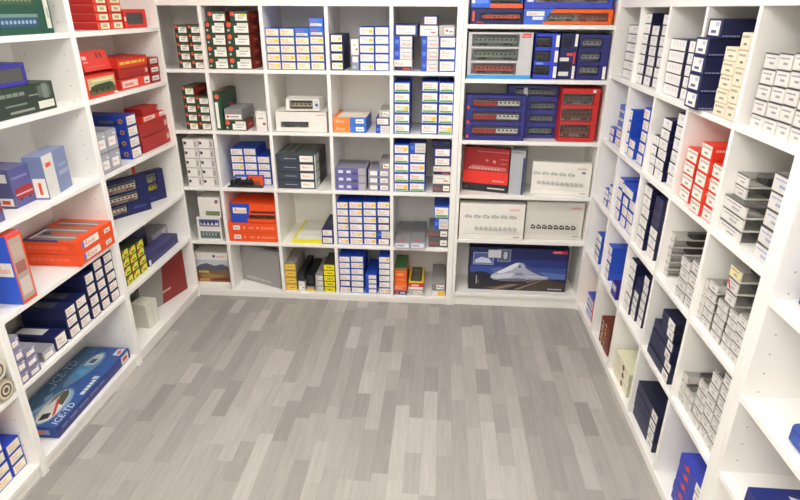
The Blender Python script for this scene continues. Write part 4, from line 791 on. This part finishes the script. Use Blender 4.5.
S('L',3,0,-0.575,-0.305,0.120,0.035,0.7125,0.2061,1,'nwt','navy window box with white trains','',-30,None,'front of far left bookcase fourth row','model_box',0)
S('L',3,0,-0.287,-0.103,0.100,0.035,0.7125,0.1807,1,'nwt2','navy window box with yellow railcars','',-24,None,'far left bookcase fourth row','model_box',0)
S('L',3,0,-0.500,-0.120,0.225,0.030,0.7125,0.2930,1,'wob','white and black box with orange end','',0,None,'behind navy window boxes, far left bookcase','model_box',0)
S('L',4,0,-0.714,-0.649,0.038,0.130,0.4220,0.0488,4,'ygn','yellow-ended green box','left',0,None,None,'model_box',0)
S('L',4,0,-0.644,-0.574,0.038,0.130,0.4220,0.0461,4,'ygn','yellow-ended green box','middle',0,None,None,'model_box',0)
S('L',4,0,-0.568,-0.495,0.038,0.130,0.4220,0.0461,4,'ygn','yellow-ended green box','right',0,None,None,'model_box',0)
S('L',4,0,-0.476,-0.104,0.040,0.090,0.4220,0.0600,1,'pbox','long purple-navy box','',0,None,'far left bookcase fifth row','model_box',0)
S('L',4,0,-0.214,-0.021,0.140,0.110,0.4220,0.0850,1,'clw2','long grey frosted box','',0,None,'behind purple-navy box, far left bookcase','model_box',0)
S('L',4,0,-0.510,-0.216,0.175,0.075,0.4220,0.2371,1,'nvs','long dark navy box','',0,None,'behind yellow-ended boxes, far left bookcase','model_box',0)
S('L',5,0,-0.435,-0.035,0.110,0.035,0.0705,0.3096,1,'gred','large thin grey and dark red box','',-14.5,None,'far left bookcase bottom row','model_box',0)
S('L',5,0,-0.555,-0.455,0.055,0.100,0.0705,0.1500,1,'wpl','plain off-white carton','',-8,None,'bottom row of far left bookcase','model_box',0)
S('L',0,1,-1.305,-0.880,0.020,0.200,1.6575,0.1910,1,'gtrain','large dark green box with train pictures','',0,None,'middle left bookcase top row','model_box',0)
S('L',1,1,-1.412,-0.968,0.020,0.150,1.3745,0.1089,1,'gtext','long dark green box with white print','',0,None,'middle left bookcase second row','model_box',0)
S('L',1,1,-1.371,-1.104,0.020,0.130,1.4834,0.0802,1,'pwin','purple-blue box with wagon window','',0,None,'atop dark green box, middle left bookcase','model_box',0)
S('L',2,1,-1.140,-0.930,0.038,0.075,1.0315,0.1777,1,'gbl','grey-blue box with white band','',10,None,'middle left bookcase third row','model_box',0)
S('L',2,1,-1.258,-1.141,0.075,0.140,1.0315,0.1553,1,'ptr','purple box with red train picture','',0,None,'middle left bookcase third row','model_box',0)
S('L',2,1,-1.451,-1.381,0.030,0.140,1.0315,0.1867,1,'ptr2','purple box at frame edge','',0,None,'middle left bookcase third row','model_box',0)
S('L',3,1,-1.099,-0.815,-0.012,0.250,0.7125,0.0568,2,'roco','wide orange window box with lettered end','',0,None,None,'model_box',0)
S('L',3,1,-1.445,-1.365,0.000,0.100,0.7125,0.2785,1,'bst','tall upright blue and orange box','',0,None,'middle left bookcase fourth row','model_box',0)
S('L',4,1,-1.324,-1.248,0.018,0.200,0.4220,0.0709,1,['nvl'],'navy box, orange-lettered label','first',0,None,None,'model_box',0)
S('L',4,1,-1.227,-1.153,0.018,0.200,0.4220,0.0490,3,['nvr', 'nvr', 'nvw'],'navy box, orange-lettered label','second',0,None,None,'model_box',0)
S('L',4,1,-1.146,-1.067,0.018,0.200,0.4220,0.0490,3,['nvr', 'nvr', 'nvw'],'navy box, orange-lettered label','third',0,None,None,'model_box',0)
S('L',4,1,-1.054,-0.986,0.018,0.200,0.4220,0.0561,4,'nvr','navy box, orange-lettered label','fourth',0,None,None,'model_box',0)
S('L',4,1,-0.973,-0.903,0.022,0.200,0.4220,0.0504,5,'nvr','navy box, orange-lettered label','fifth',0,None,None,'model_box',0)
S('L',4,1,-0.892,-0.815,0.022,0.200,0.4220,0.0503,5,'nvr','navy box, orange-lettered label','sixth',0,None,None,'model_box',0)
S('L',4,1,-1.401,-1.330,0.020,0.200,0.4220,0.0480,1,'clw','low frosted grey box','',0,None,'middle left bookcase fifth row','model_box',0)
S('L',4,1,-1.554,-1.511,0.000,0.120,0.4220,0.0509,4,'clp','frosted purple-grey box','left',0,None,None,'model_box',0)
S('L',4,1,-1.507,-1.446,0.000,0.120,0.4220,0.0418,3,'clp','frosted purple-grey box','right',0,None,None,'model_box',0)
S('L',5,1,-1.447,-0.835,0.020,0.235,0.0705,0.0560,1,'icetd','large flat blue box with train picture','',1,None,'middle left bookcase bottom row','model_box',0)
S('L',5,2,-1.753,-1.671,0.050,0.200,0.0705,0.0481,4,'blc','blue box with cream label','left',0,None,None,'model_box',0)
S('L',5,2,-1.667,-1.593,0.050,0.200,0.0705,0.0489,3,'blc','blue box with cream label','right',0,None,None,'model_box',0)
# ------------------------------------------------------------------ single things
def locomotive():
    """black steam engine standing on its piece of track in front of an open packet"""
    mb = MB(); g = M('#3a3a3a')
    mb.box(-.11, -.014, 0, .11, .014, .006, g)
    for y in (-.008, .008): mb.box(-.108, y-.001, .006, .108, y+.001, .0085, M('#77736c'))
    t = mb.mesh('track_base', .0008)
    o = link('model_locomotive', t, None, world('A', .375, .03, ZA[2]+.0005), 0)
    tag(o, 'black steam locomotive on track, before blue stack, back cubbies third row', 'model train')
    b = MB(); k = M('#1a1a1c')
    b.prism([(.0+.017*math.cos(a*.524), .034+.013*math.sin(a*.524)) for a in range(12)], -.0, .0, k)
    b = MB()
    n = 12
    for i in range(n):                              # boiler along x
        a0, a1 = i*2*math.pi/n, (i+1)*2*math.pi/n; r = .012
        b.face([(-.03, r*math.cos(a0), .034+r*math.sin(a0)), (.045, r*math.cos(a0), .034+r*math.sin(a0)), (.045, r*math.cos(a1), .034+r*math.sin(a1)), (-.03, r*math.cos(a1), .034+r*math.sin(a1))], k)
    b.face([(.045, .012*math.cos(i*2*math.pi/n), .034+.012*math.sin(i*2*math.pi/n)) for i in range(n)], k)
    b.box(-.05, -.013, .02, -.028, .013, .052, k); b.box(-.053, -.015, .052, -.026, .015, .055, k)
    b.box(-.05, -.012, .014, .05, .012, .022, k)
    b.box(.034, -.004, .044, .042, .004, .058, k); b.box(.004, -.004, .044, .014, .004, .052, k)
    link('boiler', b.mesh('boiler', .0005), o)
    td = MB(); td.box(-.092, -.012, .016, -.056, .012, .04, k); td.box(-.088, -.01, .04, -.06, .01, .046, M('#2c2a28'))
    link('tender', td.mesh('tender', .001), o)
    for y in (-.0135, .0105):
        for x in (-.04, -.016, .008, .032, -.082, -.066):
            r = .0075 if x > -.05 else .0055; w = MB()
            w.prism([(x+r*math.cos(a*.524), .0087+r+r*math.sin(a*.524)) for a in range(12)], y, y+.003, M('#2a2426'))
            link('wheel', w.mesh('wheel'), o)
    # open packet behind it
    p = MB(); p.box(-.088, 0, 0, .088, .03, .066, M(BLUE), M(BLUE), M(BLUE))
    q = link('locomotive_box', p.mesh('locomotive_box', .0012), None, world('A', .392, .047, ZA[2]+.0005))
    tag(q, 'open blue and orange packet behind the black steam locomotive', 'box')
    d = MB(); deco(d, 'F', .176, .03, .066, [('R', .48, .0, 1, 1, '#f2581f'), ('R', .06, .5, .42, .9, '#e9ecf4'), ('T', 'Roco', .1, .6, .22, .28, ORED, .2), ('R', .3, .1, .9, .55, '#8c5a40')])
    link('front_print', d.mesh('front_print'), q)
locomotive()

def spool(u, s, z, label, tone, rim):
    mb = MB(); n = 24; r = .042
    for (z0, z1, rr, c) in ((0, .006, r*.97, rim), (.006, .026, r, tone), (.026, .034, r*.96, rim), (.034, .058, r, tone), (.058, .064, r*.97, rim)):
        mb.prism([(rr*math.cos(i*2*math.pi/n), rr*math.sin(i*2*math.pi/n)+r) for i in range(n)], z0, z1, M(c))
    o = link('cable_spool', mb.mesh('cable_spool', .0006), None, world('L', u, s, ZL[4]+.0005+z), RZ['L'])
    tag(o, label, 'spool', 'cable spools on the near left bookcase')
    c = MB()
    for k in range(4):
        rr = .01+.008*k
        c.prism([(rr*math.cos(i*2*math.pi/n), rr*math.sin(i*2*math.pi/n)+r) for i in range(n)], -.0006-.0003*(4-k), -.0002, M('#d8d0b8' if k % 2 else '#5c5348'))
    link('hub', c.mesh('hub'), o)
spool(-1.637, -.002, 0, 'brown wound roll lying on the near left bookcase shelf', '#5e5142', '#a89c84')
spool(-1.639, .004, .0845, 'pale grey-green roll on top of the brown roll', '#b4b8a4', '#d6d6c8')
mb = MB(); mb.box(-.04, 0, 0, .04, .1, .045, M('#dcd8cc'), M('#e6e2d6'))
o = tag(link('parts_box', mb.mesh('parts_box', .0015), None, world('L', -1.69, .16, ZL[4]+.0005), RZ['L']), 'small pale parts box at back of near left bookcase shelf', 'box')
d = MB(); deco(d, 'F', .08, .1, .045, [('R', .15, .2, .85, .8, WHITE), ('R', .25, .45, .7, .55, '#8a8a8a')]); link('end_label', d.mesh('end_label'), o)
mb = MB(); mb.box(-.05, 0, 0, .05, .12, .05, M('#d8442c'))
o = tag(link('red_carton', mb.mesh('red_carton', .0015), None, world('L', -1.71, .06, .07+.0005+4*.049), RZ['L']), 'red carton atop blue boxes at bottom of near left bookcase', 'box')
d = MB(); deco(d, 'F', .1, .12, .05, [('R', .1, .2, .6, .7, '#f0c8bc')]); link('end_label', d.mesh('end_label'), o)
mb = MB(); mb.box(-.12, 0, 0, .12, .055, .055, M('#8c8a86'), M('#9a9894'))
o = tag(link('grey_carton', mb.mesh('grey_carton', .0015), None, world('D', 2.06, .212, .4345), RZ['D']), 'grey carton at the back of near right bookcase lower shelf', 'box')
d = MB(); deco(d, 'F', .24, .06, .055, [('R', .1, .3, .4, .7, '#c8c4bc')]); link('end_label', d.mesh('end_label'), o)

# ------------------------------------------------------------------ lamps
def ceiling_light(x, y, label):  # builds the room's own lamps and the added fill lamps alike
    o = bpy.data.objects.new('ceiling_light', None); COL.objects.link(o); o.location = (x, y, CH)
    tag(o, label, 'lamp', 'ceiling lights')
    f = MB(); c = mat('#e8e8e6', .4)
    for a in ((-.62, -.16, .62, -.145), (-.62, .145, .62, .16), (-.62, -.145, -.605, .145), (.605, -.145, .62, .145)):
        f.box(a[0], a[1], -.05, a[2], a[3], -.0005, c)
    link('frame', f.mesh('frame'), o)
    m = bpy.data.materials.new('lit_diffuser'); m.use_nodes = True; nt = m.node_tree
    e = nt.nodes.new('ShaderNodeEmission'); e.inputs[0].default_value = (1, .975, .935, 1); e.inputs[1].default_value = LAMP
    nt.links.new(e.outputs[0], nt.nodes['Material Output'].inputs[0])
    d = MB(); d.box(-.605, -.145, -.045, .605, .145, -.035, m); link('diffuser', d.mesh('diffuser'), o)
LAMP = 13.
ceiling_light(1.2, -.95, 'ceiling light nearer the back wall')
ceiling_light(1.2, -2.1, 'ceiling light in the middle of the room')
ceiling_light(1.2, -3.3, 'added fill light on the ceiling above the viewer')  # unseen lamp, added to light the shelves from the front
ceiling_light(1.2, -4.25, 'added fill light by the front wall behind the viewer')  # another unseen added lamp, brightens the lower shelves from behind the camera
w = bpy.data.worlds.new('World'); SC.world = w; w.use_nodes = True
w.node_tree.nodes['Background'].inputs[0].default_value = (.5, .5, .5, 1); w.node_tree.nodes['Background'].inputs[1].default_value = .3

# ------------------------------------------------------------------ camera
cam = bpy.data.cameras.new('camera'); co = bpy.data.objects.new('camera', cam); COL.objects.link(co); SC.camera = co
co.location = (1.5604, -3.2257, 1.7524); co.rotation_euler = (1.1678, -.0045, .0744)
cam.sensor_width = 36; cam.lens = 564.78/800*36; cam.clip_start = .02
vs = SC.view_settings; SC.display_settings.display_device = 'sRGB'
vs.view_transform = 'Standard'; vs.look = 'None'; vs.gamma = 1; vs.use_curve_mapping = False; vs.exposure = .72
SC.cycles.transparent_max_bounces = 24; SC.cycles.max_bounces = 10; SC.cycles.diffuse_bounces = 6
SC.cycles.use_denoising = True; SC.cycles.caustics_reflective = False; SC.cycles.caustics_refractive = False
